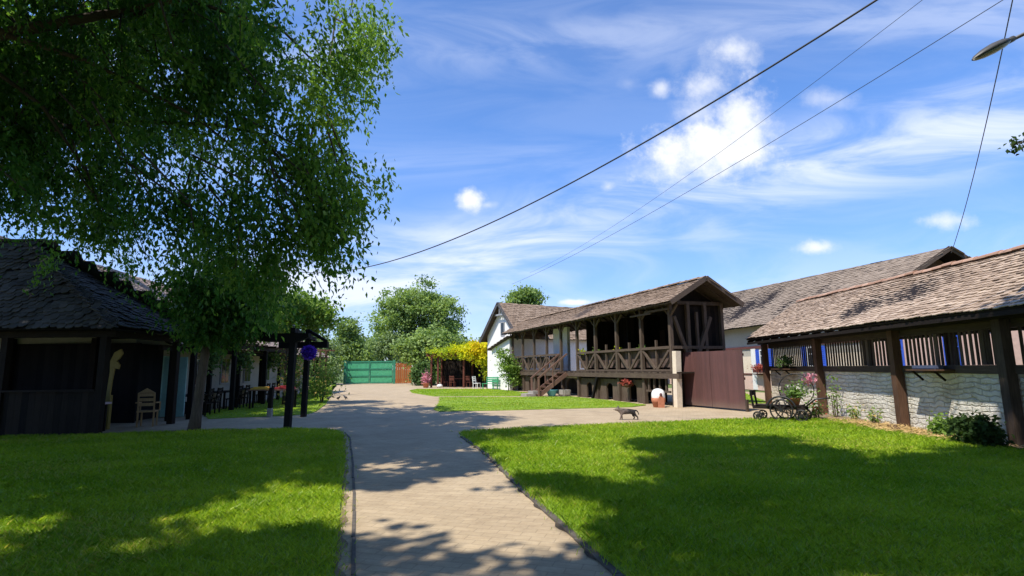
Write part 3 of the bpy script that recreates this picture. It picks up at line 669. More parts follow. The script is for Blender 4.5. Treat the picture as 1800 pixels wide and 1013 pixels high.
for i in range(NBAY):
    if i == 4: continue                      # stairs arrive here
    a, b = i*BAY+.07, (i+1)*BAY-.07; mid = (a+b)/2; mb = MB()
    mb.b2(a, b, -.07, .08, RT-.11, RT); mb.b2(a, b, -.05, .05, DK+.04, DK+.12)
    mb.beam((a+.02, .02, RT-.12), (mid-.09, .02, DK+.13), .1, .07, (0, 1, 0)); mb.beam((b-.02, .025, RT-.12), (mid+.09, .025, DK+.13), .1, .07, (0, 1, 0))
    mb.beam((mid, -.01, DK+.12), (mid, -.01, RT+.28 if i < 3 else RT-.11), .085, .085, (1, 0, 0))
    mb.build('railing', M['grey_wood_x'], GY)
    mb = MB(); planks(mb, a, b, DK+.2, RT-.13, -.16, .19, .025, .012, .01); mb.build('infill_boards', M['infill'], GY)
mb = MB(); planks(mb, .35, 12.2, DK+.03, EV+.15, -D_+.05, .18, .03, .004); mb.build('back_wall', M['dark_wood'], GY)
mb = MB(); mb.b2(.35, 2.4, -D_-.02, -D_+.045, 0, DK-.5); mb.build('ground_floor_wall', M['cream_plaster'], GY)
mb = MB(); planks(mb, 2.3, 19.4, 0.02, DK-.26, -1.3, .2, .03, .003); mb.build('dark_backing', M['black_wood'], GY)  # black backing added so the arched openings read as deep shade
for x in (2.13*2, 2.13*4):     # partitions of the upper floor
    mb = MB(); planks(mb, -D_+.1, -.6, DK+.03, EV, 0, .18); 
    for q in range(len(mb.v)): v = mb.v[q]; mb.v[q] = (x+v[1], v[0], v[2])
    mb.build('partition', M['dark_wood'], GY)
for x in (2.0, 4.3, 6.4, 8.6, 10.7):
    mb = MB(); mb.b2(x-.45, x+.45, -D_+.086, -D_+.12, DK+.03, DK+2.0); mb.b2(x-.38, x+.38, -D_+.12, -D_+.135, DK+.1, DK+1.9); mb.build('door', M['brown_wood'], GY)
mb = MB(); mb.b2(12.35, 14.5, -1.4, -1.2, DK+.03, EV); mb.build('white_partition', M['white_plaster'], GY)
# gable end
for y in (-.85, -1.7, -2.55):
    mb = MB(); mb.beam((0, y, DK+.03), (0, y, EV+.1), .14, .14, (1, 0, 0)); mb.build('gable_post', M['grey_wood'], GY)
mb = MB(); mb.beam((-.03, -.15, EV-.5), (-.03, -.85, DK+.4), .13); mb.beam((-.03, -1.95, EV-.5), (-.03, -1.1, DK+.4), .15); mb.beam((-.03, -1.27, EV-.3), (-.03, -1.27, DK+.4), .1); mb.build('gable_brace', M['grey_wood'], GY)
mb = MB(); mb.b2(-.1, .08, -D_, .0, RT-.12, RT); mb.build('gable_beam', M['grey_wood'], GY)
mb = MB(); mb.b2(-.06, .08, -D_, .0, EV, EV+.14); mb.build('gable_beam', M['old_wood'], GY)
mb = MB(); planks(mb, -D_, -.05, 0.0, EV+.1, .14, .2, .03)
for q in range(len(mb.v)): v = mb.v[q]; mb.v[q] = (v[1], v[0], v[2])
mb.prism([(.3, -2.75, EV+.12), (.3, .2, EV+.12), (.3, -1.27, 5.02)], (.04, 0, 0)); mb.build('gable_wall', M['dark_wood'], GY)
mb = MB(); roof_tiles(mb, (-.75, .55, EV), (20.1, .55, EV), (-.75, -1.27, 5.14), (20.1, -1.27, 5.14), .2, .17, 1.4, .05)
roof_tiles(mb, (-.75, -3.02, EV), (20.1, -3.02, EV), (-.75, -1.27, 5.14), (20.1, -1.27, 5.14), .5, .4, .6)
rf = mb.build('roof', [M['tile_brown'], M['old_wood_x']], GY)
mb = MB(); ridge_tiles(mb, (-.75, -1.27, 5.19), (20.1, -1.27, 5.19), .1, .4); mb.build('ridge_tiles', M['tile_brown'], rf)
mb = MB()
for s in (1, -1): mb.beam((-.8, -1.27+s*1.78, EV-.04), (-.8, -1.27, 5.14), .05, .2)
mb.build('bargeboard', M['grey_wood_x'], GY)
mb = MB()
for x in np.arange(-.4, 20, .71): mb.beam((x, .5, EV-.07), (x, -1.27, 5.0), .07, .1); mb.beam((x, -2.95, EV-.07), (x, -1.27, 5.0), .07, .1)
mb.b2(-.6, 19.9, -.09, .09, EV-.02, EV+.1); mb.build('rafters', M['old_wood_x'], GY)
for (x0, x1, z) in ((-.2, 1.4, EV-.25), (1.0, 2.6, EV-.33)): mb = MB(); mb.b2(x0, x1, .2, .27, z, z+.07); mb.build('loose_pole', M['grey_wood_x'], GY)
# kennel fronts under the deck
def arch_panel(mb, x0, x1, z0, z1, y, th, ow, oz):
    c = (x0+x1)/2; n = 8; r = ow/2; q = [(c+r*math.cos(math.pi*k/n), oz-r*.55+r*.55*math.sin(math.pi*k/n)) for k in range(n+1)]
    def P(p): return [(a, y, b) for a, b in p]
    mb.prism(P([(x0, z0), (c-r, z0), (c-r, oz-r*.55), (c-r, z1), (x0, z1)]), (0, th, 0)); mb.prism(P([(c+r, z0), (x1, z0), (x1, z1), (c+r, z1), (c+r, oz-r*.55)]), (0, th, 0))
    for k in range(n): a, b = q[k], q[k+1]; mb.prism(P([a, (a[0], z1), (b[0], z1), b]), (0, th, 0))
for i in (1, 2, 3, 4, 7, 8):
    a, b = i*BAY+.09, (i+1)*BAY-.09; mb = MB()
    if i == 4: arch_panel(mb, a, b, 0.02, 1.05, -.2, .08, 1.35, 1.0)
    else: arch_panel(mb, a, b, 0.02, 1.02, -.2, .09, .62, .82)
    mb.build('arched_front', M['grey_wood'], GY)
    if i == 4: mb = MB(); mb.b2(a, b, -.1, .0, 1.0, 1.09); mb.build('lintel', M['pale_wood'], GY)
for (a, b, m_) in (((3*BAY-.25, .1, 1.1), (3*BAY+.3, .12, .0), 'black_wood'), ((.9, -.1, 1.1), (1.3, -.1, .0), 'black_wood')):
    mb = MB(); mb.beam(a, b, .12); mb.build('brace', M[m_], GY)
mb = MB()
for x in (.5, .95, 1.35, 1.75): mb.b2(x, x+.09, -.1, -.02, DK-.75, DK-.255)
mb.b2(.3, 2.0, -.1, -.02, DK-.83, DK-.75); mb.build('slat_frame', M['grey_wood'], GY)
mb = MB(); mb.beam((-.28, .04, 0), (-.3, .0, 2.2), .24, .24, (1, 0, 0)); mb.build('corner_pillar', M['cream_plaster'], GY)
mb = MB(); mb.b2(.2, 2.0, -1.55, -1.35, 0, .85); mb.b2(.2, 2.0, -1.56, -1.34, .85, .9); mb.build('low_wall', M['cream_plaster'], GY)
# stairs
ST = thing('wooden_stairs', 'steep wooden stairs with plank railings leading up to the gallery', 'stairs', loc2(GY, (4.5*BAY, .16, 0)), GY.rotation_euler.z)
RUN = 1.75
for s in (0, 1):
    mb = MB(); mb.beam((s*1.0, RUN, .05), (s*1.0, .0, DK-.1), .05, .22); mb.build('stringer', M['pink_wood'], ST)
for k in range(7):
    f = (k+.5)/7; mb = MB(); mb.b2(.03, .97, RUN-RUN*f-.12, RUN-RUN*f+.12, .02+DK*f-.02, .02+DK*f+.02); mb.build('step', M['brown_wood'], ST)
for s in (0, 1):
    x = s*1.06-.03
    mb = MB(); mb.beam((x, RUN, .0), (x, RUN, 1.0), .09, .09, (1, 0, 0)); mb.beam((x, RUN+.05, 1.0), (x, .0, DK+1.0), .06, .09); mb.beam((x, .9, .5), (x, .9, 1.62), .06, .06, (1, 0, 0)); mb.build('handrail', M['pink_wood'], ST)
st = thing('stone_step', 'stone blocks at the foot of the gallery stairs', 'step', loc2(GY, (4.75*BAY, 2.25, 0)), GY.rotation_euler.z)
mb = MB(); mb.b2(-.2, .7, -.2, .25, 0, .16); mb.b2(-.05, .75, -.6, -.2, 0, .3); mb.build('block', M['stone'], st)
bt = thing('plastic_tub', 'round light blue plastic tub on the grass under the gallery', 'tub', (*G(970, 697), .03))
mb = MB(); mb.lathe([(.2, 0), (.3, .3), (.34, .31), (.34, .34), (.27, .33), (.18, .04)], n=18); mb.build('tub', M['blue_tub'], bt, True)
mb = MB(); mb.ring((.34, 0, .27), .06, .012, 'x', 12, 5); mb.build('handle', M['blue_tub'], bt)
sb = thing('stone_trough', 'grey stone trough beside the blue plastic tub', 'trough', (*G(992, 697), .03), GY.rotation_euler.z)
mb = MB(); mb.b2(-.35, .35, -.2, .2, 0, .08)
for s in (-1, 1): mb.b2(-.35, .35, s*.2-.04, s*.2+.04, .081, .34); mb.b2(s*.35-.04, s*.35+.04, -.155, .155, .081, .34)
mb.build('basin', M['stone'], sb)
# hanging flowers, pots on the gallery
hb = thing('hanging_basket', 'orange red flower basket hanging from the gallery deck', 'flower basket', loc2(GY, (1.55*BAY, .14, .78)), 0)
mb = MB(); mb.ball((0, 0, 0), .16, .16, .12, 12); mb.build('basket', M['brown_wood'], hb, True)
mb = MB(); mb.tube([(0, 0, .08), (0, 0, .36)], .006, 5); mb.build('cord', M['iron'], hb)
c = rng.normal(size=(240, 3))*np.array([.12, .1, .06])+np.array([0, 0, .1]); leaves('flowers', c, unit(rng.normal(size=c.shape)), .09, .5, M['petal_orange'], hb)
for k, (x, lb, lm) in enumerate(((2.55, 'first bushy green pot plant on the gallery rail from the right', 'leaf_pale'), (4.6, 'yellow green pot plant on the gallery rail, second from the right', 'leaf_vine'), (6.7, 'dark leafy pot plant on the gallery rail, third from the right', 'leaf_mid'), (8.4, 'yellowish pot plant on the gallery rail nearest the stairs', 'leaf_vine'))):
    pot_plant('pot_plant', lb, loc2(GY, (x, -.28, RT-.2)), .08, .12, 'terracotta', lm, 90, .09, .1, 'pot plants on the gallery rail')
# ornament under the gallery
og = thing('garden_ornament', 'white domed barrel ornament with terracotta front standing on the paving', 'ornament', (*G(1158, 716), .0), R(95))
mb = MB(); mb.lathe([(.2, .08), (.25, .25), (.27, .42), (.26, .56), (.2, .67), (.1, .72), (.01, .735)], n=18); mb.build('barrel', M['white_paint'], og, True)
mb = MB(); mb.lathe([(.2, 0), (.21, .0), (.255, .2), (.275, .22), (.275, .36), (.262, .37)], n=18); mb.build('band', M['terracotta'], og, True)
mb = MB(); mb.prism([(-.285, -.13, .0), (-.285, .13, .0), (-.285, .12, .34), (-.285, .06, .44), (-.285, -.06, .44), (-.285, -.12, .34)], (-.03, 0, 0)); mb.build('front_panel', M['terracotta'], og)
mb = MB(); mb.ball((-.3, 0, .5), .05, .055, .07, 10); mb.build('figure_head', M['maroon'], og, True)

# ================================================================== RED BROWN GATE LEAF
r0 = G(1202, 714); r1 = G(1313, 724)
RG = thing('yard_gate', 'tall red brown plank gate leaf standing open beside the gallery', 'gate', (*r0, 0), hyp(r0, r1)); RL_ = math.hypot(r1[0]-r0[0], r1[1]-r0[1])
mb = MB(); planks(mb, .02, RL_/2-.01, .07, 2.16, -.02, .15, .03, .002, .004); mb.build('leaf', M['gate_red'], RG)
mb = MB(); planks(mb, RL_/2+.01, RL_-.02, .07, 2.16, -.02, .15, .03, .002, .004); mb.build('leaf', M['gate_red'], RG)
mb = MB()
for z in (.3, 1.1, 1.95): mb.b2(.03, RL_-.03, .02, .07, z, z+.09)
mb.build('ledge', M['gate_red'], RG)
mb = MB(); mb.beam((RL_+.03, 0, -.02), (RL_+.03, 0, .42), .08, .08, (1, 0, 0)); mb.build('stop_post', M['old_wood'], RG)

# ================================================================== WHITE HOUSE
wa = (-2.05, 44.5); wb = (.55, 40.6)
WH = thing('white_house', 'white gabled house with brown tiled roof behind the arbour', 'house', (*wa, 0), hyp(wa, wb)); ww = math.hypot(wb[0]-wa[0], wb[1]-wa[1])
# local +x along the gable wall, +y away from the yard
mb = MB(); mb.prism([(0, 0, 0), (ww, 0, 0), (ww, 0, 4.2), (ww/2, 0, 6.55), (0, 0, 4.2)], (0, 14, 0)); mb.build('wall', M['white_plaster'], WH)
mb = MB(); e = .5; dz = .5*2.35/(ww/2)
roof_tiles(mb, (ww+e, -.45, 4.28-dz), (ww+e, 14.2, 4.28-dz), (ww/2, -.45, 6.72), (ww/2, 14.2, 6.72), .26, .22, 1.2, .05)
roof_tiles(mb, (-e, -.45, 4.28-dz), (-e, 14.2, 4.28-dz), (ww/2, -.45, 6.72), (ww/2, 14.2, 6.72), .4, .35, 1)
mb.build('roof', [M['tile_brown'], M['old_wood_x']], WH)
mb = MB()
for s in (-1, 1): mb.beam((ww/2+s*(ww/2+e), -.48, 4.2-dz), (ww/2, -.48, 6.66), .05, .26)
mb.build('bargeboard', M['slate_board'], WH)
mb = MB(); mb.beam((ww/2-.7, -.3, 5.75), (ww/2+.7, -.3, 5.75), .08, .12); mb.beam((ww/2, -.3, 5.75), (ww/2, -.3, 6.5), .08); mb.build('collar_beam', M['grey_paint'], WH)
mb = MB(); mb.b2(ww/2-.28, ww/2+.28, -.05, .0, 4.1, 5.2); wq = mb.build('window', M['grey_paint'], WH)
mb = MB(); mb.b2(ww/2-.2, ww/2+.2, -.06, -.045, 4.18, 5.12); mb.build('pane', M['glass'], wq)
mb = MB(); mb.prism([(2.3, -1.0, 0), (ww+.1, -1.0, 0), (ww+.1, -1.0, 3.75), (2.3, -1.0, 3.05)], (0, .98, 0)); lt = mb.build('lean_to', M['white_plaster'], WH)
mb = MB(); roof_tiles(mb, (1.95, -1.25, 3.02), (1.95, .0, 3.02), (ww+.3, -1.25, 3.92), (ww+.3, .0, 3.92), .26, .22, 1); mb.build('lean_to_roof', [M['tile_brown'], M['old_wood_x']], lt)
window(WH, ww+.0, 0, .01, .3) if False else None
wl0 = lambda o, x, y: loc2(o, (x, y, 0))
def bench(label, loc, rz, m_):
    t = thing('garden_bench', label, 'bench', loc, rz)
    mb = MB()
    for k in range(4): mb.b2(-.85, .85, -.2+k*.11, -.11+k*.11, .42, .45)
    mb.build('seat', M[m_], t)
    mb = MB()
    for k in range(3): mb.b2(-.85, .85, .25+k*.02, .28+k*.02, .55+k*.14, .65+k*.14)
    mb.build('backrest', M[m_], t)
    for s in (-.75, .75):
        for y in (-.15, .22): mb = MB(); mb.b2(s-.03, s+.03, y-.03, y+.03, 0, .42 if y < 0 else .95); mb.build('leg', M[m_], t)
    return t
bench('green slatted bench against the white house wall', wl0(WH, 2.7, -1.45), WH.rotation_euler.z, 'green_paint')
def chair(name, label, loc, rz, m_, arms=False, group=None, s=1.0):
    t = thing(name, label, 'chair', loc, rz, group)
    mb = MB(); mb.b2(-.23, .23, -.23, .23, .42, .46); mb.build('seat', m_, t)
    mb = MB()
    for x in (-.2, .2): mb.beam((x, .21, .46), (x, .28, .98), .04)
    for z in (.6, .74, .88): mb.b2(-.2, .2, .22+(z-.46)*.13, .25+(z-.46)*.13, z, z+.09)
    mb.build('backrest', m_, t)
    for x in (-.2, .2):
        for y in (-.2, .2): mb = MB(); mb.b2(x-.02, x+.02, y-.02, y+.02, 0, .42); mb.build('leg', m_, t)
    if arms:
        for x in (-.25, .25): mb = MB(); mb.beam((x, -.2, .46), (x, -.2, .68), .035); mb.beam((x, -.22, .68), (x, .26, .7), .04); mb.build('armrest', m_, t)
    return t
chair('garden_chair', 'white painted garden chair standing in front of the vine arbour', (*G(838, 684), 0), R(60), M['white_paint'])

# ================================================================== FAR END: GREEN GATE, FENCE, ARBOUR
g0 = at(608, 674, 60.5); g1 = at(690, 674, 60.5)
GG = thing('green_gate', 'wide green metal double gate at the far end of the paved yard', 'gate', (g0.x, 60.5, 0), 0); gw = g1.x-g0.x
for s in (0, 1):
    a, b = .02+s*gw/2, gw/2-.02+s*gw/2; mb = MB()
    k = 16
    for j in range(k): mb.rv = random.random(); w = (b-a)/k; mb.b2(a+j*w, a+(j+1)*w-.012, 0, .03+.012*(j % 2), .06, 2.45)
    lf = mb.build('leaf', M['green_paint'], GG)
    mb = MB()
    for z in (.1, .82, 1.6, 2.38): mb.b2(a, b, -.06, -.003, z, z+.13)
    for x in (a, b-.08): mb.b2(x, x+.08, -.055, -.004, .235, 2.375)
    mb.build('frame', M['green_trim'], lf)
for x in (-.15, gw+.15): mb = MB(); mb.b2(x-.12, x+.12, -.12, .12, 0, 2.6); mb.build('gate_post', M['green_trim'], GG)
OF = thing('board_fence', 'short orange brown board fence panel to the right of the green gate', 'fence', (g1.x+.35, 60.3, 0), R(6))
mb = MB(); planks(mb, 0, 1.75, .05, 2.25, 0, .22, .03, .02, .05); mb.build('boards', M['orange_wood'], OF)
mb = MB()
for z in (.4, 1.8): mb.b2(0, 1.75, .036, .09, z, z+.1)
mb.build('rail', M['brown_wood'], OF)
AB = thing('vine_arbour', 'red brown arbour roofed with yellow green vine in front of the white house', 'arbour', (-7.0, 47.0, 0), R(-12))
for x in (0, .6, 2.9, 5.0):
    for y in (0, 2.6):
        if x == .6 and y: continue
        mb = MB(); mb.beam((x, y, 0), (x, y, 2.65), .14, .14, (1, 0, 0)); mb.build('post', M['red_wood'], AB)
mb = MB()
for y in (0, 2.6): mb.b2(-.5, 5.6, y-.06, y+.06, 2.65, 2.8)
for x in np.arange(-.3, 5.6, .65): mb.b2(x, x+.08, -.5, 3.1, 2.803, 2.9)
mb.build('roof_beams', M['red_wood'], AB)
mb = MB(); planks(mb, 0, 5.2, .0, 2.4, 2.75, .2, .03, .01); mb.build('back_screen', M['dark_wood'], AB)
lob = [(0.3, 1.2, 2.95, 1.4, 1.8, .25), (2.2, .9, 3.1, 1.6, 1.8, .45), (4.2, .6, 3.25, 1.7, 1.8, .6), (5.4, .3, 3.0, .9, 1.4, .7), (4.7, -.4, 2.4, .9, .5, .7), (5.1, -.3, 1.5, .5, .4, 1.2), (3.2, -.6, 2.7, .9, .4, .4)]
cs, P, tone = crown_points(lob, 380, 34, .2, .3)
hx = np.clip((P[:, 0]-1.0)/3.0, 0, 1); tone = np.clip(tone*.5+.52*hx*np.clip((P[:, 2]-1.4)/1.6, .0, 1), 0, 1)
leaves('vine', P, unit(rng.normal(size=P.shape)+np.array([0, -.3, -.5])), .17, .45, M['leaf_vine'], AB, tone)
mb = MB()
for k in range(6): mb.tube([(4.8+.1*k, -.2, 0), (4.7+.12*k, -.3+.05*k, 1.2), (4.5+.2*k, 0, 2.8)], .025, 5)
mb.build('vine_stem', M['bark'], AB)
def table(label, loc, rz, L, Wd, topm, legm, h=.74, group=None):
    t = thing('table', label, 'table', loc, rz, group)
    mb = MB(); mb.b2(-L/2, L/2, -Wd/2, Wd/2, h-.05, h); mb.build('table_top', topm, t)
    for x in (-L/2+.1, L/2-.1):
        for y in (-Wd/2+.1, Wd/2-.1): mb = MB(); mb.b2(x-.035, x+.035, y-.035, y+.035, 0, h-.05); mb.build('leg', legm, t)
    return t
def wl(o, x, y, z=0): return loc2(o, (x, y, z))
table('dark red wooden table under the vine arbour', wl(AB, 2.6, 1.2), AB.rotation_euler.z, 2.4, .9, M['red_wood'], M['red_wood'])
ac = None
for k, (x, y, rz, lb) in enumerate(((1.8, .35, 180, 'red wooden chair in front of the arbour table, left one'), (3.2, .35, 180, 'red wooden chair in front of the arbour table, right one'), (.95, 1.2, 90, 'red wooden chair at the left end of the arbour table'))):
    p = wl(AB, x, y); a = AB.rotation_euler.z+R(rz)
    if ac is None: ac = chair('wooden_chair', lb, p, a, M['red_wood'], False, 'red chairs around the arbour table')
    else: dup(ac, p, a, lb)
rt = thing('flower_tub', 'reddish flowering shrub in a tub beside the left arbour post', 'planter', wl(AB, -.35, -.35))
mb = MB(); mb.lathe([(.2, 0), (.3, .35), (.32, .36), (.32, .4), (.28, .4)], n=14); mb.build('tub', M['terracotta'], rt, True)
c = rng.normal(size=(500, 3))*np.array([.16, .16, .26])+np.array([0, 0, .75]); leaves('flowers', c, unit(rng.normal(size=c.shape)), .1, .5, M['petal_pink'], rt)
pr_ = thing('white_sack', 'small white sack lying under the arbour edge', 'sack', wl(AB, .85, -.25)); mb = MB(); mb.ball((0, 0, .15), .26, .18, .16, 10); mb.build('sack', M['white_paint'], pr_, True)
# ---- trees and bushes at the far end
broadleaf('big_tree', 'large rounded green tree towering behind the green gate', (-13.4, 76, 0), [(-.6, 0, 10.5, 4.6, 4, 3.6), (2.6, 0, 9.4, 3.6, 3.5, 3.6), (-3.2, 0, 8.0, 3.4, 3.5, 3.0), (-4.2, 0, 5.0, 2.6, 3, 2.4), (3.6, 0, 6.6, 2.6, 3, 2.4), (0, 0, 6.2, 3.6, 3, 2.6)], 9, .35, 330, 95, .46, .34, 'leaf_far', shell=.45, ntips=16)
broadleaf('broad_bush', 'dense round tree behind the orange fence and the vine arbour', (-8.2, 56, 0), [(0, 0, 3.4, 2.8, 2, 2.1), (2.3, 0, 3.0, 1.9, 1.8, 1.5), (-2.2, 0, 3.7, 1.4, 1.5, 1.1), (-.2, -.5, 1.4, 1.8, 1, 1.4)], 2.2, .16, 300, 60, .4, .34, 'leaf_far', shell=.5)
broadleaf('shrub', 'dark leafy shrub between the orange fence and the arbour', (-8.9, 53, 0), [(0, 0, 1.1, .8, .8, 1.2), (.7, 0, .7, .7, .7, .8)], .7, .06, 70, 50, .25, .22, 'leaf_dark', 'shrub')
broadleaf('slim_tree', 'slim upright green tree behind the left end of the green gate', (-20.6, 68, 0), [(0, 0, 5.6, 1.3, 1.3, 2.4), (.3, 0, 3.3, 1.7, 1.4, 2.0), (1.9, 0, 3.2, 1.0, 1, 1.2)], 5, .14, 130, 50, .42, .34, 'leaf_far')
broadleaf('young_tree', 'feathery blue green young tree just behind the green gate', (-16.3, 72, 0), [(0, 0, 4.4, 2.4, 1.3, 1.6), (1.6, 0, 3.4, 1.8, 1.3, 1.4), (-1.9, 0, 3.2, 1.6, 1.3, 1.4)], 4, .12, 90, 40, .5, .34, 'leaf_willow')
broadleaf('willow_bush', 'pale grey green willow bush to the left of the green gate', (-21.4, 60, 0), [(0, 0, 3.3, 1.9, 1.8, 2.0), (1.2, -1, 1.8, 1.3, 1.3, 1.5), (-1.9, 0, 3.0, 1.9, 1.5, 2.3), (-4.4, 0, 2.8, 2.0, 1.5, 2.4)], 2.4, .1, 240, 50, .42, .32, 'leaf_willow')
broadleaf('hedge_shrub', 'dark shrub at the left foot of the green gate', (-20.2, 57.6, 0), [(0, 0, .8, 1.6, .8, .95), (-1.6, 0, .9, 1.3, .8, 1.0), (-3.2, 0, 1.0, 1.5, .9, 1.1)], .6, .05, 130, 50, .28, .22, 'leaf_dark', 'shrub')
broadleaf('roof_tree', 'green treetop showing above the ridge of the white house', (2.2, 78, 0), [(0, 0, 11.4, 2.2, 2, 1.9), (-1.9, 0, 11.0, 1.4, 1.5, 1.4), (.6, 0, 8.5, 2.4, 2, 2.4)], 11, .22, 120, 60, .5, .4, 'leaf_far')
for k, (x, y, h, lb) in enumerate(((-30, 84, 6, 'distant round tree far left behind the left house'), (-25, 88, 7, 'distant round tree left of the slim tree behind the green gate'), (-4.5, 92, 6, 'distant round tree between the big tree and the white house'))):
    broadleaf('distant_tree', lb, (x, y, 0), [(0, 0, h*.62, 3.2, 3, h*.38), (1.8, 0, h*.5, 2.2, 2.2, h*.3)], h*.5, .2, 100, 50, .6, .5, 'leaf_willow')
broadleaf('sunny_tree', 'light green sunlit small tree above the pergola by the left house', (-10.6, 25.5, 0), [(0, 0, 4.4, 1.5, 1.3, 1.1), (1.2, .2, 4.1, 1.2, 1, 1.0), (-1.0, 0, 3.9, 1.1, 1, .9)], 3.4, .09, 190, 50, .26, .16, 'leaf_pale', shell=.4)
broadleaf('rose_bush', 'pale green climbing bush against the left end of the gallery', (-.3, 38.6, 0), [(0, 0, 1.7, .7, .6, .7), (.4, 0, 1.0, .6, .5, .9), (-.3, 0, 2.4, .5, .4, .6)], 1.5, .04, 60, 40, .2, .16, 'leaf_pale', 'bush')
# ================================================================== LEFT SIDE: HOUSE, DARK SHED, PERGOLA
LA = (-12.2, 17.6); LB = (-14.9, 40.0)
LH = thing('left_house', 'long low left house with faded tile roof and white walls behind the pergola', 'house', (*LA, 0), hyp(LA, LB)); LLn = math.hypot(LB[0]-LA[0], LB[1]-LA[1])
mb = MB(); mb.b2(0, LLn, .02, 9, 0, 2.75); mb.build('wall', M['shaded_plaster'], LH)
mb = MB(); planks(mb, .0, 1.64, .03, 2.5, -.05, .2, .03, .004); mb.build('dark_interior_panel', M['black_wood'], LH)  # black boards added to stand for the dark interior beside the door
mb = MB(); roof_tiles(mb, (-.5, -1.3, 2.5), (LLn+.5, -1.3, 2.5), (-.5, 4.4, 6.0), (LLn+.5, 4.4, 6.0), .22, .19, 1.5, .05)
roof_tiles(mb, (-.5, 10.1, 2.5), (LLn+.5, 10.1, 2.5), (-.5, 4.4, 6.0), (LLn+.5, 4.4, 6.0), .8, .7, 1)
mb.build('roof', [M['tile_pink'], M['dark_wood_x']], LH)
mb = MB(); mb.b2(-.5, LLn+.5, -1.05, -.93, 2.28, 2.44); mb.build('eave_beam', M['dark_wood_x'], LH)
for x in np.arange(.3, LLn, 2.9): mb = MB(); mb.beam((x, -1.0, 0), (x, -1.0, 2.28), .15, .15, (1, 0, 0)); mb.build('porch_post', M['black_wood'], LH)
for x in (4.4, 7.2, 10.0, 13.0, 16.0, 19.5):
    mb = MB(); w = .9
    mb.b2(x-w/2, x+w/2, -.04, .015, 1.0, 2.2); wq = mb.build('window', M['grey_paint'], LH)
    mb = MB(); mb.b2(x-w/2+.06, x-.03, -.05, -.041, 1.07, 2.13); mb.b2(x+.03, x+w/2-.06, -.05, -.041, 1.07, 2.13); mb.build('pane', M['glass'], wq)
mb = MB(); mb.b2(1.7, 2.75, -.03, .015, .02, 2.15); dq = mb.build('door_frame', M['turquoise'], LH)
mb = MB(); mb.b2(1.78, 2.67, -.05, -.031, .05, 2.08); mb.build('door', M['door_green'], dq)
mb = MB(); mb.b2(1.78, 2.67, -.06, -.051, 1.3, 1.36); mb.b2(1.78, 2.67, -.06, -.051, .9, .95); mb.build('crossbar', M['white_paint'], dq)
mb = MB(); mb.prism([(1.66, -.08, .03), (1.66, -.85, .03), (1.66, -.85, 2.1), (1.66, -.08, 2.1)], (.04, 0, 0)); mb.build('open_door_leaf', M['turquoise'], LH)
# dark shed
DS = thing('dark_shed', 'dark timber shed with hipped shingle roof and low plank wall at the left', 'shed', (-10.55, 14.05, 0), 0)
C0 = Vector((.6, -.6, 2.7)); C1 = Vector((.6, 3.5, 2.7)); AP = Vector((-3.7, 1.45, 5.45)); E0 = Vector((-13, -.6, 2.7)); E1 = Vector((-13, 3.5, 2.7)); A2 = Vector((-13, 1.45, 5.45))
mb = MB(); roof_tiles(mb, E0, C0, A2, AP, .2, .16, 2.4, .0, .02); roof_tiles(mb, C0, C1, AP, AP+Vector((0, .02, 0)), .2, .16, 2.4, 0, .02); roof_tiles(mb, E1, C1, A2, AP, .5, .4, 1)
mb.build('roof', [M['shingle'], M['black_wood']], DS)
for x in (0, -2.55, -5.2, -8):
    for y in (0, 3.0):
        mb = MB(); mb.beam((x, y, 0), (x, y, 2.66), .17, .17, (1, 0, 0)); mb.build('post', M['dark_wood'], DS)
mb = MB(); mb.b2(-12.5, .3, -.09, .09, 2.5, 2.66); mb.b2(.0, .16, -.09+.2, 3.2, 2.5, 2.66); mb.build('eave_beam', M['dark_wood_x'], DS)
mb = MB(); planks(mb, -12, -.1, .03, 1.1, -.03, .17, .03, .004, .01); mb.build('low_wall', M['dark_wood'], DS)
mb = MB(); mb.b2(-12, -.09, -.1, .12, 1.11, 1.16); mb.build('rail_cap', M['dark_wood_x'], DS)
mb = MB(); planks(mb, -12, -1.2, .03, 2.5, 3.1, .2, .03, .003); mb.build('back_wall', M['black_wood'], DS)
# yellow carved bracket, pink table, wicker chair
yb = thing('carved_post', 'yellow carved wooden post standing in the dark shed opening', 'post', (-11.55, 15.6, 0))
mb = MB(); pts = [(0, .95), (.04, 1.6), (.02, 1.9), (.12, 2.15), (.3, 2.25), (.36, 2.12), (.28, 1.98), (.2, 1.92), (.3, 1.8), (.28, 1.68), (.16, 1.7), (.12, 1.35), (.1, .95)]
mb.prism([(a, 0, b) for a, b in pts], (0, .05, 0)); mb.b2(-.06, .14, -.02, .08, 0, .95); mb.build('carving', M['yellow_paint'], yb)
pt = table('small table with a pink cloth in the shed opening', (-11.4, 15.0, 0), R(8), .6, .5, M['pink_cloth'], M['dark_wood'], .78)
mb = MB(); mb.b2(-.31, .31, -.262, -.252, .5, .77); mb.build('cloth_drop', M['pink_cloth'], pt)
wc = chair('wicker_chair', 'tan wicker armchair beside the dark shed corner', (-10.85, 16.4, 0), R(200), M['wicker'], True)
mb = MB(); mb.prism([(-.22, .25, .98), (.22, .25, .98), (0, .27, 1.12)], (0, .03, 0)); mb.build('crest', M['wicker'], wc)
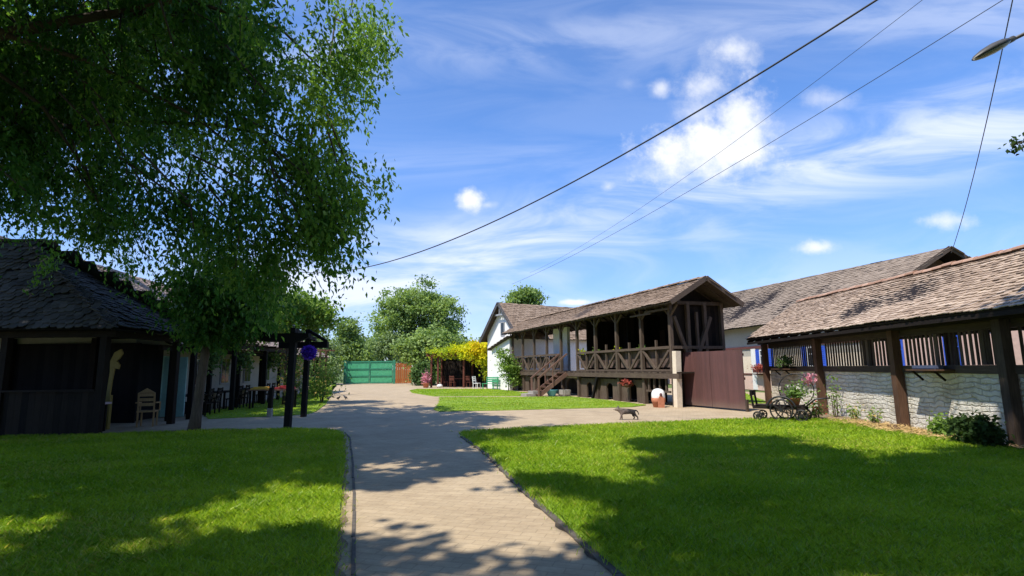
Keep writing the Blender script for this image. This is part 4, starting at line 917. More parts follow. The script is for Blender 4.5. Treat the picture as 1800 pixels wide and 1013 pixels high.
# near pergola
PG = thing('black_pergola', 'small black timber pergola on two posts beside the path', 'pergola', (-6.18, 15.17, 0), 0)
q = Vector((-7.25+6.18, 19.11-15.17, 0))
for p, tilt in ((Vector((0, 0, 0)), .06), (q, .05)):
    mb = MB(); mb.beam(p, p+Vector((tilt, 0, 2.78)), .165, .165, (1, 0, 0)); mb.build('post', M['black_wood'], PG)
mb = MB(); mb.prism([(-1.1, -.1, 2.62), (-.8, -.1, 2.4), (.12, -.1, 2.36), (.5, -.1, 2.5), (.5, -.1, 2.62)], (0, .2, 0)); mb.build('crossbeam', M['black_wood'], PG)
mb = MB(); mb.b2(q.x-.95, q.x+.75, q.y-.1, q.y+.1, 2.36, 2.58); mb.beam((q.x+.05, q.y-.02, 2.98), (q.x+.72, q.y-.02, 2.58), .1); mb.beam((q.x+.05, q.y-.02, 2.5), (q.x+.05, q.y-.02, 3.02), .14, .14, (1, 0, 0)); mb.build('crossbeam', M['black_wood'], PG)
for dx in (-.7, .15): mb = MB(); mb.beam((dx, -.3, 2.69), (q.x+dx, q.y+.4, 2.67), .1, .12); mb.build('rafter', M['black_wood'], PG)
fl = thing('purple_flower_ball', 'purple ball of petunias hanging under the black pergola beam', 'flower basket', (*at(543, 620, 18.6)[:2], at(543, 620, 18.6).z), 0)
mb = MB(); mb.ball((0, 0, -.05), .12, .12, .1, 10); mb.build('basket', M['brown_wood'], fl, True); mb = MB(); mb.tube([(0, 0, .05), (0, 0, .42)], .006, 5); mb.build('cord', M['iron'], fl)
c = unit(rng.normal(size=(900, 3)))*(.2*(rng.random((900, 1))**.25)); leaves('flowers', c, unit(c+rng.normal(size=c.shape)*.12), .08, .5, M['petal_purple'], fl)
# veranda pergola over the tables
VP = thing('veranda_pergola', 'dark post and beam veranda with hanging plants over the tables', 'pergola', (-10.9, 18.6, 0), hyp(LA, LB))
vx = (0, 3.6, 7.4, 11.2)
for x in vx:
    for y in (0.0,):
        mb = MB(); mb.beam((x, y, 0), (x, y, 2.5), .16, .16, (1, 0, 0)); mb.build('post', M['black_wood'], VP)
mb = MB(); mb.b2(-.4, 11.6, -.08, .08, 2.5, 2.64)
mb.build('beam', M['dark_wood_x'], VP)
for x in np.arange(0, 11.7, 1.25): mb = MB(); mb.b2(x-.04, x+.04, -.45, .6, 2.643, 2.74); mb.build('rafter', M['dark_wood'], VP)
for k, (x, s, lb) in enumerate(((1.4, .34, 'dark leafy plant hanging from the veranda beam nearest the shed'), (4.6, .36, 'dark leafy plant hanging in the middle of the veranda beam'), (8.4, .34, 'dark leafy plant hanging from the far end of the veranda beam'))):
    p = loc2(VP, (x, 0, 2.12)); t = thing('hanging_plant', lb, 'hanging plant', p, 0, 'plants hanging from the veranda')
    mb = MB(); mb.lathe([(.1, -.1), (.14, .06), (.15, .08)], n=12); mb.build('pot', M['iron'], t, True); mb = MB(); mb.tube([(0, 0, .06), (0, 0, .38)], .006, 5); mb.build('cord', M['iron'], t)
    c = rng.normal(size=(420, 3))*np.array([s*.55, s*.55, s*.6])+np.array([0, 0, -.05]); leaves('foliage', c, unit(rng.normal(size=c.shape)+np.array([0, 0, -.8])), .12, .35, M['leaf_dark'], t)
tb = None; cc = None
for k, (x, y, lb) in enumerate(((1.7, .75, 'dark dining table on the veranda nearest the green door'), (5.0, .9, 'dark dining table in the middle of the veranda'), (8.6, .9, 'dark dining table at the far end of the veranda'))):
    p = loc2(VP, (x, y, 0)); a = VP.rotation_euler.z
    if tb is None: tb = table(lb, p, a, 1.5, .85, M['dark_wood_x'], M['dark_wood'], .75, 'dark dining tables on the veranda')
    else: dup(tb, p, a, lb)
    w = ('nearest', 'middle', 'farthest')[k]
    for (dx, dy, rz, side) in ((-.4, -.6, 180, 'left chair on the yard side'), (.4, -.6, 180, 'right chair on the yard side'), (-.4, .6, 0, 'left chair on the house side'), (.4, .6, 0, 'right chair on the house side')):
        pc = loc2(VP, (x+dx, y+dy, 0)); lab = 'dark wooden chair at the %s veranda table, %s' % (w, side)
        if cc is None: cc = chair('dining_chair', lab, pc, a+R(rz), M['dark_wood'], False, 'dark chairs around the veranda tables')
        else: dup(cc, pc, a+R(rz), lab)
# picnic bench with coloured cloths
pb = table('long table with yellow and red cloths on the grass beyond the pergola', (-10.2, 23.4, .03), R(12), 1.9, .7, M['pink_wood'], M['dark_wood'], .78)
yc = thing('folded_cloth', 'yellow cloth lying on the left half of the long table', 'cloth', (-10.65, 23.3, .811), R(12)); mb = MB(); mb.b2(-.4, .4, -.28, .28, 0, .05); mb.b2(-.3, .25, -.2, .2, .05, .1); mb.build('cloth', M['yellow_cloth'], yc)
rc = thing('folded_cloth', 'red cloth lying on the right half of the long table', 'cloth', (-9.75, 23.5, .811), R(12)); mb = MB(); mb.b2(-.38, .38, -.28, .28, 0, .07); mb.b2(-.2, .2, -.15, .15, .07, .14); mb.build('cloth', M['red_cloth'], rc)
sp_ = thing('short_post', 'short wooden post with a pale foot standing on the left lawn', 'post', (*G(474, 733), .0), 0)
mb = MB(); mb.beam((0, 0, .3), (.02, 0, 1.0), .13, .13, (1, 0, 0)); mb.build('post', M['dark_wood'], sp_); mb = MB(); mb.beam((0, 0, 0), (0, 0, .3), .15, .15, (1, 0, 0)); mb.build('foot', M['stone'], sp_)
def flowering(name, label, loc, n, sx, sz, leafm_, petal, size=.12):
    t = thing(name, label, 'shrub', loc)
    c = rng.normal(size=(n, 3))*np.array([sx, sx, sz])+np.array([0, 0, sz*2]); c = c[c[:, 2] > .03]; leaves('foliage', c, unit(rng.normal(size=c.shape)+np.array([0, 0, .4])), size, .3, M[leafm_], t)
    c = rng.normal(size=(n//3, 3))*np.array([sx, sx, sz])*1.05+np.array([0, 0, sz*2.1]); c = c[c[:, 2] > .1]
    if petal: leaves('flowers', c, unit(rng.normal(size=c.shape)), size*.7, .5, M[petal], t)
    mb = MB()
    for k in range(5): a = k*1.3; mb.tube([(.05*math.cos(a), .05*math.sin(a), 0), (sx*.8*math.cos(a), sx*.8*math.sin(a), sz*2.2)], [.02, .008], 5)
    mb.build('stem', M['bark'], t); return t
flowering('flowering_shrub', 'yellow flowering shrub behind the short post on the left lawn', (-10.2, 25.6, .03), 900, .35, .6, 'leaf_mid', 'petal_yellow', .14)
flowering('flowering_shrub', 'green shrub behind the two black pergola posts', (-9.6, 27.6, .03), 900, .4, .55, 'leaf_pale', None, .14)
flowering('flowering_shrub', 'low pale flowering shrub at the foot of the wooden arch', (-11.6, 32.2, .03), 700, .35, .3, 'leaf_pale', 'petal_yellow', .13)
LT = thing('garden_arch', 'slim brown lattice arch at the path edge beyond the pergola', 'arch', (*G(560, 697), 0), R(70))
for x in (0, .55):
    for y in (0, .9): mb = MB(); mb.beam((x, y, 0), (x, y, 2.75), .1, .1, (1, 0, 0)); mb.build('post', M['brown_wood'], LT)
mb = MB()
for y in (0, .9):
    for z in (.5, 1.0, 1.5, 2.0, 2.45): mb.b2(.05, .5, y-.015, y+.015, z, z+.04)
mb.build('lattice', M['brown_wood'], LT)
mb = MB()
for x in (-.3, 0, .28, .55, .85): mb.b2(x-.03, x+.03, -.4, 1.3, 2.753, 2.84)
mb.build('top_bars', M['brown_wood'], LT)

# ================================================================== WAGON, DOG, BIRDS, SMALL THINGS
WG = thing('flower_wagon', 'black iron and wood decorative flower wagon on the lawn before the shed', 'wagon', (*G(1378, 741), .03), R(-36))
mb = MB()
for y in (-.28, .28): mb.beam((-.75, y, .36), (.62, y, .36), .05, .06)
for x in (-.7, -.3, .1, .55): mb.b2(x-.03, x+.03, -.28, .28, .391, .415)
mb.b2(-.7, .55, -.2, .2, .416, .436); mb.build('chassis', M['dark_wood_x'], WG)
def wheel(x, y, r, nm):
    mb = MB(); mb.ring((x, y, r), r-.02, .024, 'y', 26, 6); rim = mb.build('wheel', M['iron'], WG, True)
    mb = MB(); 
    for k in range(8): a = R(45*k+10); mb.beam((x, y, r), (x+math.cos(a)*(r-.03), y, r+math.sin(a)*(r-.03)), .022, .022)
    mb.build('spokes', M['iron'], rim); mb = MB(); mb.tube([(x, y-.05, r), (x, y+.05, r)], .045, 10); mb.build('hub', M['iron'], rim)
for y in (-.36, .36): wheel(.02, y, .31, 0)
for y in (-.34, .34): wheel(-.62, y, .13, 0); wheel(.52, y, .17, 0)
mb = MB(); mb.ring((.02, -.36, .31), .38, .03, 'y', 18, 6, 10, 170); mb.build('mudguard', M['iron'], WG, True)
mb = MB(); mb.beam((-.74, -.24, .36), (-.8, -.24, .82), .05); mb.beam((-.74, .24, .36), (-.8, .24, .82), .05); mb.b2(-.82, -.76, -.27, .27, .7, .84); mb.build('seat_back', M['black_wood'], WG)
mb = MB(); mb.lathe([(.13, .44), (.19, .62), (.2, .63)], (.3, 0, 0), 14); mb.build('planter', M['terracotta'], WG, True)
mb = MB(); mb.tube([(.6, .1, .4), (.85, .1, .62), (1.2, .1, .66)], .02, 6); mb.tube([(.6, -.1, .4), (.85, -.1, .62), (1.2, -.1, .66)], .02, 6); mb.build('shaft', M['iron'], WG, True)
c = rng.normal(size=(300, 3))*np.array([.1, .1, .1])+np.array([.3, 0, .74]); leaves('foliage', c, unit(rng.normal(size=c.shape)+np.array([0, 0, .6])), .1, .3, M['leaf_mid'], WG)
hp = thing('hoop_trellis', 'round iron hoop trellis with pink and white flowers behind the wagon', 'trellis', (*G(1404, 740), .03), R(-36))
mb = MB(); mb.ring((0, 0, .86), .46, .016, 'y', 36, 6); mb.build('hoop', M['iron'], hp, True); mb = MB(); mb.beam((0, 0, 0), (0, 0, .41), .03, .03, (1, 0, 0)); mb.beam((-.2, 0, 0), (-.2, 0, .46), .025, .025, (1, 0, 0)); mb.build('stand', M['iron'], hp)
c = rng.normal(size=(110, 3))*np.array([.08, .05, .08])+np.array([.36, -.03, 1.16]); leaves('flowers', c, unit(rng.normal(size=c.shape)), .07, .5, M['petal_pink'], hp)
c = rng.normal(size=(140, 3))*np.array([.12, .05, .08])+np.array([.08, -.03, .85]); leaves('flowers', c, unit(rng.normal(size=c.shape)), .07, .5, M['petal_white'], hp)
c = rng.normal(size=(220, 3))*np.array([.16, .05, .16])+np.array([.15, 0, .85]); leaves('foliage', c, unit(rng.normal(size=c.shape)), .08, .3, M['leaf_mid'], hp)
pk = thing('loose_plank', 'short weathered plank lying in the straw by the shed post', 'plank', (*G(1572, 757), .05), R(62)); mb = MB(); mb.b2(-.45, .45, -.09, .09, 0, .05); mb.build('plank', M['brown_wood'], pk)
broadleaf('dark_shrub', 'dark leafy shrub in the shade against the shed wall', (*G(1722, 785), 0), [(0, 0, .32, .32, .22, .3), (.06, .28, .26, .26, .22, .25), (-.06, -.26, .28, .26, .22, .26)], .4, .03, 60, 60, .09, .09, 'leaf_shaded', 'shrub')
broadleaf('small_bush', 'small bright green bush left of the dark shrub by the wall', (*G(1662, 770), 0), [(0, 0, .22, .2, .18, .2)], .2, .02, 26, 40, .08, .08, 'leaf_pale', 'bush')
bbx = thing('wooden_crate', 'low dark wooden crate between the small bush and the wall', 'crate', (*G(1685, 762), .0), R(86)); mb = MB()
for z in (.02, .17, .32): mb.b2(-.45, .45, -.2, -.17, z, z+.11); mb.b2(-.45, .45, .17, .2, z, z+.11); mb.b2(-.45, -.42, -.168, .168, z, z+.11); mb.b2(.42, .45, -.168, .168, z, z+.11)
mb.b2(-.42, .42, -.168, .168, .01, .03); mb.build('crate', M['dark_wood_x'], bbx)
for k, (px_, py_, lm, pm, n, s, lb) in enumerate(((1470, 735, 'leaf_pale', None, 150, .1, 'pale weeds climbing the second shed post'), (1502, 742, 'leaf_pale', 'petal_yellow', 110, .1, 'low weeds at the wall foot right of the wagon'), (1540, 750, 'leaf_pale', 'petal_yellow', 100, .09, 'low yellowish weeds at the wall foot left of the plank'), (1436, 738, 'leaf_mid', 'petal_orange', 220, .13, 'low weeds with orange blooms right beside the wagon'))):
    flowering('weeds', lb, (*G(px_, py_), .02), n, s, .12 if k else .3, lm, pm, .08)
n = 5200; hayp = np.array([G(1570, 757)]*n)+rng.normal(size=(n, 2))*np.array([.22, 1.0]); P = np.column_stack([hayp, .04+.05*rng.random(n)])
o = leaves('loose_straw', P, unit(np.column_stack([rng.normal(size=(n, 2)), rng.normal(size=n)*.25])), .13, .05, M['straw'], None); tag(o, 'dry straw scattered along the foot of the shed wall', 'straw', None, 'stuff')
# cable, lamp
def on_line(px, py, p, q):
    x, y, w = ray(px, py); dx, dy = q[0]-p[0], q[1]-p[1]; s = (x*p[1]-y*p[0])/(y*dx-x*dy); X, Y = p[0]+s*dx, p[1]+s*dy
    return s, EYE+w*(Y/y)
def wire(name, label, p, q, pix, r, s0, s1):
    a = np.array([on_line(u, v, p, q) for u, v in pix]); co = np.polyfit(a[:, 0], a[:, 1], min(2, len(pix)-1)); mb = MB()
    mb.tube([(p[0]+s*(q[0]-p[0]), p[1]+s*(q[1]-p[1]), float(np.polyval(co, s))) for s in np.linspace(s0, s1, 40)], r, 6)
    return tag(mb.build(name, M['cable'], None, True), label, 'cable')
wire('overhead_cable', 'thick black overhead cable slanting across the sky from the weeping tree', (-9, 28), (6.7, 9), [(620, 475), (700, 455), (800, 418), (900, 375), (1000, 325), (1100, 270), (1200, 213), (1300, 152), (1400, 88), (1540, 0)], .021, -.35, 1.25)
wire('overhead_wire', 'thin wire right of the thick cable running up the sky', (1.5, 45), (10.0, 12), [(1000, 445), (1300, 242), (1450, 133), (1620, 0)], .007, 0, 1.2)
wire('overhead_wire', 'thin wire crossing the sky left of the street lamp', (0, 40), (9.8, 10), [(900, 500), (1100, 395), (1350, 262), (1550, 138), (1745, 0)], .009, 0, 1.2)
wire('overhead_wire', 'steep wire dropping from the street lamp to the cream house gable', (10.2, 10), (18.24, 22), [(1780, 0), (1735, 210), (1672, 445)], .011, -.3, 1.0)
LP = thing('street_lamp', 'grey street lamp head on a slanting arm at the top right', 'street lamp', (9.55, 8.5, 0), 0)
mb = MB(); mb.tube([(0, 0, 0), (0, 0, 4), (0, 0, 7.55)], [.11, .09, .07], 10); mb.build('pole', M['lamp_grey'], LP, True)
mb = MB(); mb.tube([(0, 0, 7.5), (-.5, 0, 7.28), (-1.12, 0, 6.98)], .03, 8); mb.build('arm', M['lamp_grey'], LP, True)
def lamp_head():
    a = Vector((-1.02, 0, 7.04)); b = Vector((-1.72, 0, 6.68)); d = (b-a); L = d.length; d.normalize(); u = Vector((0, 1, 0)); w = u.cross(d); w = -w if w.z < 0 else w
    prof = [(0, .03, .03), (.06, .06, .05), (.2, .11, .085), (.45, .13, .1), (.7, .12, .085), (.9, .07, .05), (1, .012, .012)]
    for nm, sgn, mt, k in (('housing', 1, 'lamp_grey', 1), ('lamp_glass', -1, 'lamp_glass', .75)):
        mb = MB(); vs = []; fs = []; n = 9
        for f, hw, h in prof:
            c = a+d*(f*L)
            for i in range(n): t = math.pi*i/(n-1); vs.append(c+u*math.cos(t)*hw*(1 if sgn > 0 else .9)+w*(sgn*math.sin(t)*h*k-(.004 if sgn < 0 else 0)))
        for i in range(len(prof)-1):
            for j in range(n-1): fs.append((i*n+j, i*n+j+1, (i+1)*n+j+1, (i+1)*n+j))
            fs.append((i*n+n-1, i*n, (i+1)*n, (i+1)*n+n-1))
        fs.append(tuple(range(n))); mb.add(vs, fs); mb.build(nm, M[mt], LP, True)
    mb = MB(); mb.tube([a-d*.06, a+d*.09], .05, 10); mb.build('collar', M['lamp_grey'], LP, True)
lamp_head()
# animals
def skinned(name, nodes, edges, mat_, parent=None, sub=2, fat=1.0):
    me = bpy.data.meshes.new(name); me.from_pydata([n[:3] for n in nodes], edges, []); me.materials.append(mat_); o = link(name, me, parent)
    s = o.modifiers.new('skin', 'SKIN'); s.use_smooth_shade = True
    for v, n in zip(me.skin_vertices[0].data, nodes): v.radius = (n[3]*fat, (n[4] if len(n) > 4 else n[3])*fat); v.use_root = False
    me.skin_vertices[0].data[0].use_root = True
    b = o.modifiers.new('sub', 'SUBSURF'); b.levels = sub; b.render_levels = sub; return o
def dogmat():
    q, t, b = mat('rough_dog_coat'); tc = t.nodes.new('ShaderNodeTexCoord'); sx = t.nodes.new('ShaderNodeSeparateXYZ'); t.links.new(tc.outputs['Object'], sx.inputs[0])
    n1 = noise(t, 9, 4); n2 = noise(t, 60, 3)
    f = math_(t, 'ADD', math_(t, 'MULTIPLY', sx.outputs[0], 1.6), math_(t, 'ADD', math_(t, 'MULTIPLY', n1, 1.1), math_(t, 'MULTIPLY', n2, .5)))
    t.links.new(ramp(t, f, [(.45, (.2, .15, .125)), (.75, (.1, .08, .07)), (.95, (.02, .017, .016))]), b.inputs['Base Color']); b.inputs['Roughness'].default_value = .95
    bump(t, b, n2, .8, .02); return q
DG = thing('dog', 'small scruffy grey and black dog walking left on the sunny paving', 'dog', (*G(1102, 738), 0), R(4))
nodes = [(.2, 0, .235, .06, .065), (.08, 0, .25, .06, .068), (-.04, 0, .25, .068, .08), (-.15, 0, .25, .07, .085), (-.22, 0, .29, .05, .055), (-.28, 0, .325, .055, .055), (-.34, 0, .31, .032, .03), (-.385, 0, .3, .022, .02),
         (.215, .055, .19, .042), (.205, .06, .125, .026), (.255, .06, .08, .016), (.24, .06, .018, .016), (.215, .06, .012, .017),
         (.215, -.055, .19, .042), (.26, -.06, .125, .026), (.32, -.06, .085, .016), (.325, -.06, .018, .016), (.3, -.06, .012, .017),
         (-.16, .055, .18, .03), (-.14, .055, .1, .02), (-.13, .055, .02, .015), (-.155, .055, .012, .017),
         (-.16, -.055, .18, .03), (-.2, -.055, .1, .02), (-.22, -.055, .02, .015), (-.245, -.055, .012, .017),
         (.25, 0, .27, .026), (.31, 0, .27, .018), (.36, 0, .21, .014), (.375, 0, .14, .009)]
edges = [(0, 1), (1, 2), (2, 3), (3, 4), (4, 5), (5, 6), (6, 7), (0, 8), (8, 9), (9, 10), (10, 11), (11, 12), (0, 13), (13, 14), (14, 15), (15, 16), (16, 17), (3, 18), (18, 19), (19, 20), (20, 21), (3, 22), (22, 23), (23, 24), (24, 25), (0, 26), (26, 27), (27, 28), (28, 29)]
skinned('body', nodes, edges, dogmat(), DG, 2, 1.22)
for s in (-1, 1):
    mb = MB(); mb.prism([(-.27, s*.03, .36), (-.275, s*.055, .355), (-.262, s*.05, .425)], (.018, 0, 0)); mb.build('ear', M['dog_fur'], DG)
    mb = MB(); mb.ball((-.325, s*.026, .338), .008, .008, .008, 8); mb.build('eye', M['iron'], DG, True)
mb = MB(); mb.ball((-.405, 0, .305), .012, .013, .011, 8); mb.build('nose', M['iron'], DG, True)
for (px_, py_, rz, lb) in ((578, 704, 40, 'small dark bird on the paving, leftmost of the three by the arch'), (595, 704, -30, 'small dark bird on the paving, middle one of the three by the arch'), (607, 703, 160, 'small dark bird on the paving, rightmost of the three by the arch')):
    t = thing('bird', lb, 'bird', (*G(px_, py_), 0), R(rz), 'birds on the paving by the arch')
    skinned('body', [(0, 0, .13, .06, .055), (-.09, 0, .1, .035, .03), (-.17, 0, .08, .022, .01), (.07, 0, .17, .035), (.1, 0, .215, .032), (.135, 0, .215, .012), (.155, 0, .21, .006)], [(0, 1), (1, 2), (0, 3), (3, 4), (4, 5), (5, 6)], M['bird'], t)
    for s in (-.025, .025): mb = MB(); mb.tube([(0, s, 0), (-.005, s, .09)], .007, 5); mb.build('leg', M['brown_wood'], t)

# ================================================================== WEEPING TREES
def strands(name, starts, lens, drift, nleaf, size, mat_, parent, tone, stemname=None, aspect=.22):
    n = len(starts); k = nleaf; f = (np.arange(k)+.5)/k
    wob = rng.normal(size=(n, 3))*.1
    P = starts[:, None, :]+drift[:, None, :]*(np.sqrt(f)[None, :, None])+np.array([0, 0, -1])*(lens[:, None]*f[None, :]**1.25)[:, :, None]+wob[:, None, :]*np.sin(f*5)[None, :, None]
    P = P+rng.normal(size=P.shape)*.055
    D = unit((drift[:, None, :]*.3+np.array([0, 0, -1])+rng.normal(size=P.shape)*.62).reshape(-1, 3))
    t_ = np.clip(np.repeat(tone, k)+rng.normal(size=n*k)*.13, 0, 1)
    L = size*(.55+.8*rng.random(n*k)); v, fc = leaf_arrays(P.reshape(-1, 3), D, L, L*aspect)
    return npmesh(name, v, fc, M[mat_], np.repeat(t_, 4), parent)
BT = thing('weeping_tree', 'huge weeping tree with hanging leafy branches filling the upper left', 'tree', (-14.2, 9.0, 0))
bo = np.array([-14.2, 9.0, 0])
def big_tree():
    lobes = [(-8.6, 8.4, 11.5, 5.0, 2.4, 2.8), (-11.5, 13.0, 9.0, 4.5, 4.2, 4.2), (-6.6, 10.6, 8.2, 3.6, 2.2, 3.4), (-10.5, 10.2, 6.6, 4.5, 2.2, 2.8), (-5.2, 10.6, 6.2, 1.6, 1.5, 3.0), (-14, 8, 10, 4, 4, 4), (-6.3, 10.6, 4.9, 2.3, 1.5, 1.3), (-8.4, 10.6, 5.2, 1.8, 1.5, 1.0)]
    cs, P, tone = crown_points(lobes, 800, 1, .1, .1)
    z = P[:, 2]; sc = P[:, 1]/10.5
    xmax = np.interp(z/np.maximum(sc, .9), [2.0, 3.4, 4.4, 5.2, 6.2, 7.4, 8.6, 14], [-4.5, -3.8, -3.3, -3.8, -4.0, -3.9, -3.7, -3.8])*sc
    near = P[:, 1] > 8.2
    ok = (~near | (P[:, 0] < xmax-.3)) & (P[:, 2] > 3.2) & ~((P[:, 1] < 8.2) & (P[:, 2] < 8.6) & (P[:, 0] > -8))
    P = P[ok]; tone = tone[ok]
    # sprays along the right edge, leaves toned lighter to look sunlit, each hanging from an outer limb
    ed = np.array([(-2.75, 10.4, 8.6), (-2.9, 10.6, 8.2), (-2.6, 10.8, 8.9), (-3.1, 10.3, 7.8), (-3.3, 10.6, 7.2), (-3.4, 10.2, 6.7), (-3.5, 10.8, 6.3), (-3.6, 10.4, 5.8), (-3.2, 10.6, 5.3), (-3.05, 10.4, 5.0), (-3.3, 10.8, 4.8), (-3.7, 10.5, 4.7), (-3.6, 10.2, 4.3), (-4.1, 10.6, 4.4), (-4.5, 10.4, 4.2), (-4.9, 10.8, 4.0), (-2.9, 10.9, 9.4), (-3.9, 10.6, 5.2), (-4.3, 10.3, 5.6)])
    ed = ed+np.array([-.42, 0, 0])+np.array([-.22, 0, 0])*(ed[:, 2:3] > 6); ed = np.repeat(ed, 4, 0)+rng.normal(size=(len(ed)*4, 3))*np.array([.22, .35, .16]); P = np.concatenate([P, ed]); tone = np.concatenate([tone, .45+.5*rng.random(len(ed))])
    tone = np.clip(tone+np.clip((P[:, 0]+7)/8, 0, .3)*(P[:, 2] > 5), 0, 1)  # leaf tone raised toward the upper right; sunlit look put into the colour
    zmin = np.interp(P[:, 0]*10.5/np.maximum(P[:, 1], 5), [-12, -8.2, -7.2, -6, -4.5, -3.2, -2.4], [3.9, 3.8, 3.1, 2.5, 2.4, 3.1, 4.4])
    m_ = 10; idx = np.repeat(np.arange(len(P)), m_); Q = P[idx]+rng.normal(size=(len(idx), 3))*np.array([.16, .16, .16])
    base = rng.normal(size=P.shape)*np.array([.32, .3, .08])+np.array([.26, .05, .06])
    dr = base[idx]+rng.normal(size=Q.shape)*.1; ln = (rng.uniform(.5, 1.9, len(P))[idx])*rng.uniform(.6, 1.1, len(idx))
    ln = np.minimum(ln, np.maximum(Q[:, 2]-zmin[idx], .25))
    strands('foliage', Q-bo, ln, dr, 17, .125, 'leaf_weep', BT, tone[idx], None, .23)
    ln = ln[::m_]; dr = dr[::m_]
    mb = MB()
    mb.tube([(0, 0, 0), (.15, .05, 2.5), (.3, .2, 5), (.6, .2, 7.4)], [.5, .38, .33, .28], 12)
    for pts, r in (([(-13.6, 9.2, 7.2), (-12, 9.7, 7.8), (-10.2, 10, 8.35), (-8.5, 10.4, 9.05), (-7.5, 10.8, 9.35), (-6.6, 11, 9.4)], .17), ([(-13.6, 9.2, 7.2), (-11.5, 8, 9.2), (-8.5, 7, 11), (-6, 6.6, 12)], .16), ([(-13.9, 9.2, 5.5), (-11.5, 11, 6.6), (-9, 11.5, 7.2), (-6.6, 11.3, 7.0), (-5.2, 11, 6.6)], .1),
                   ([(-13.6, 9.2, 7.2), (-13, 12, 9), (-12, 15, 11)], .14), ([(-10.2, 10, 8.35), (-8.2, 9.8, 7.6), (-6.4, 10.2, 6.7), (-5, 10.3, 5.6)], .06), ([(-8.5, 10.4, 9.05), (-6.5, 9.9, 9.0), (-4.6, 10, 8.4), (-3.6, 10.2, 7.4)], .06), ([(-11, 10, 8.1), (-9.4, 10.2, 6.9), (-8.6, 10.5, 5.6), (-8.3, 10.6, 4.8)], .05), ([(-13.6, 9.2, 7.2), (-12, 6, 9.6), (-10, 4, 11)], .13)):
        m_ = len(pts); mb.tube([Vector(p)-Vector(bo) for p in pts], [r*(1-.8*i/(m_-1)) for i in range(m_)], 8)
    for i in rng.choice(len(P), 260, replace=False):
        a = P[i]; b = a+np.array([rng.normal()*.5-.5, rng.normal()*.5, .5+rng.random()*.7]); c = a+dr[i]*.8+np.array([0, 0, -ln[i]*.8]); mb.tube([Vector(b-bo), Vector(a-bo), Vector(c-bo)], [.022, .014, .005], 5)
    mb.build('trunk', M['bark'], BT, True)
big_tree()
SW = thing('young_weeping_tree', 'small weeping tree with thin leaning trunk beside the dark shed', 'tree', (-8.62, 14.97, 0))
cs, P, tone = crown_points([(0.4, 0, 4.0, 1.4, 1.3, 1.0), (1.2, .1, 3.9, 1.0, 1.0, .8), (.3, 0, 3.2, .9, .9, .7)], 95, 11, .24, .3)
strands('foliage', P, np.minimum(rng.uniform(.5, 1.7, len(P)), np.maximum(P[:, 2]-2.3-.25*np.abs(P[:, 0]-.3), .2)), rng.normal(size=P.shape)*np.array([.25, .25, .05]), 18, .14, 'leaf_weep', SW, tone, None, .25)
mb = MB(); mb.tube([(0, 0, -.02), (.04, 0, .5), (.1, 0, 1.4), (.2, 0, 2.5), (.35, .1, 3.7), (.4, 0, 4.6)], [.17, .13, .115, .1, .07, .03], 12)
for t_ in cs[rng.choice(len(cs), 14)]: mb.tube([(.15, 0, 2.3), (float(t_[0])*.6+.1, float(t_[1])*.6, float(t_[2])*.75+.7), tuple(map(float, t_))], [.05, .03, .01], 6)
mb.build('trunk', M['bark_pale'], SW, True)
# the trees standing behind the photographer that shade the lawns; one is added only to block skylight
def proj(p):
    x, y, z = p[:, 0], p[:, 1], p[:, 2]-EYE
    d = y*cp+z*sp; v = (-y*sp+z*cp); d_ = np.maximum(d, .05); u = x/d_; v = v/d_
    return 900+FPX*(u*cr-v*sr), 506.5-FPX*(u*sr+v*cr), d
def shade_crown(poly, per_m2, nleaf, h0, h1, spread, keep=1.0):
    spread *= .75; per_m2 *= 1.25
    """leaf clumps of a high crown, spread over the ground area it shades"""
    g = np.array([q if max(abs(q[0]), abs(q[1])) < 60 else G(*q) for q in poly]); lo, hi = g.min(0), g.max(0); n = int((hi-lo).prod()*per_m2)
    q = lo+rng.random((n, 2))*(hi-lo); q = q[in_poly(q, [tuple(z) for z in g])]
    nz = np.sin(q[:, 0]*2.1+1.3*np.sin(q[:, 1]*1.7))*np.sin(q[:, 1]*1.9+q[:, 0]*.7); q = q[(rng.random(len(q)) < keep) & (nz > -1+ (1-keep)*.9)]
    h = rng.uniform(h0, h1, len(q)); c = np.column_stack([q[:, 0]+sd.x/sd.z*h, q[:, 1]+sd.y/sd.z*h, h])
    u, v, d = proj(c); c = c[(d < .3) | (u < -60) | (u > 1860) | (v < -45*10/np.maximum(d, 1)) | ((u < 480) & (v < 110) & (d > 9) & (rng.random(len(c)) < .5))]
    idx = np.repeat(np.arange(len(c)), nleaf); P = c[idx]+rng.normal(size=(len(idx), 3))*spread*np.array([1, 1, .8])
    return c, P, np.clip(rng.random(len(c))[idx]*.7+.15, 0, 1)
def crown_tree(name, label, loc, polys, trunk_top, r0, cat='tree'):
    t = thing(name, label, cat, loc); cs, Ps, ts = zip(*[shade_crown(*p) for p in polys]); cs, P, tn = np.concatenate(cs), np.concatenate(Ps), np.concatenate(ts); o = np.array(loc)
    leaves('crown', P-o, unit(rng.normal(size=P.shape)), .24, .38, M['leaf_mid'], t, tn)
    mb = MB(); tips = [tuple(map(float, cs[i]-o)) for i in rng.choice(len(cs), 22, replace=False)]; limbs(mb, (0, 0, 0), trunk_top, tips, r0); mb.build('trunk', M['bark'], t, True); return t
RP = [(1130, 778), (1200, 772), (1380, 775), (1400, 790), (1500, 800), (1560, 832), (1650, 800), (1720, 795), (1830, 818), (1900, 1013), (1100, 1030), (1065, 975), (1105, 945), (1100, 900), (1015, 872), (925, 852), (940, 840), (1000, 852), (1090, 858), (1170, 842)]
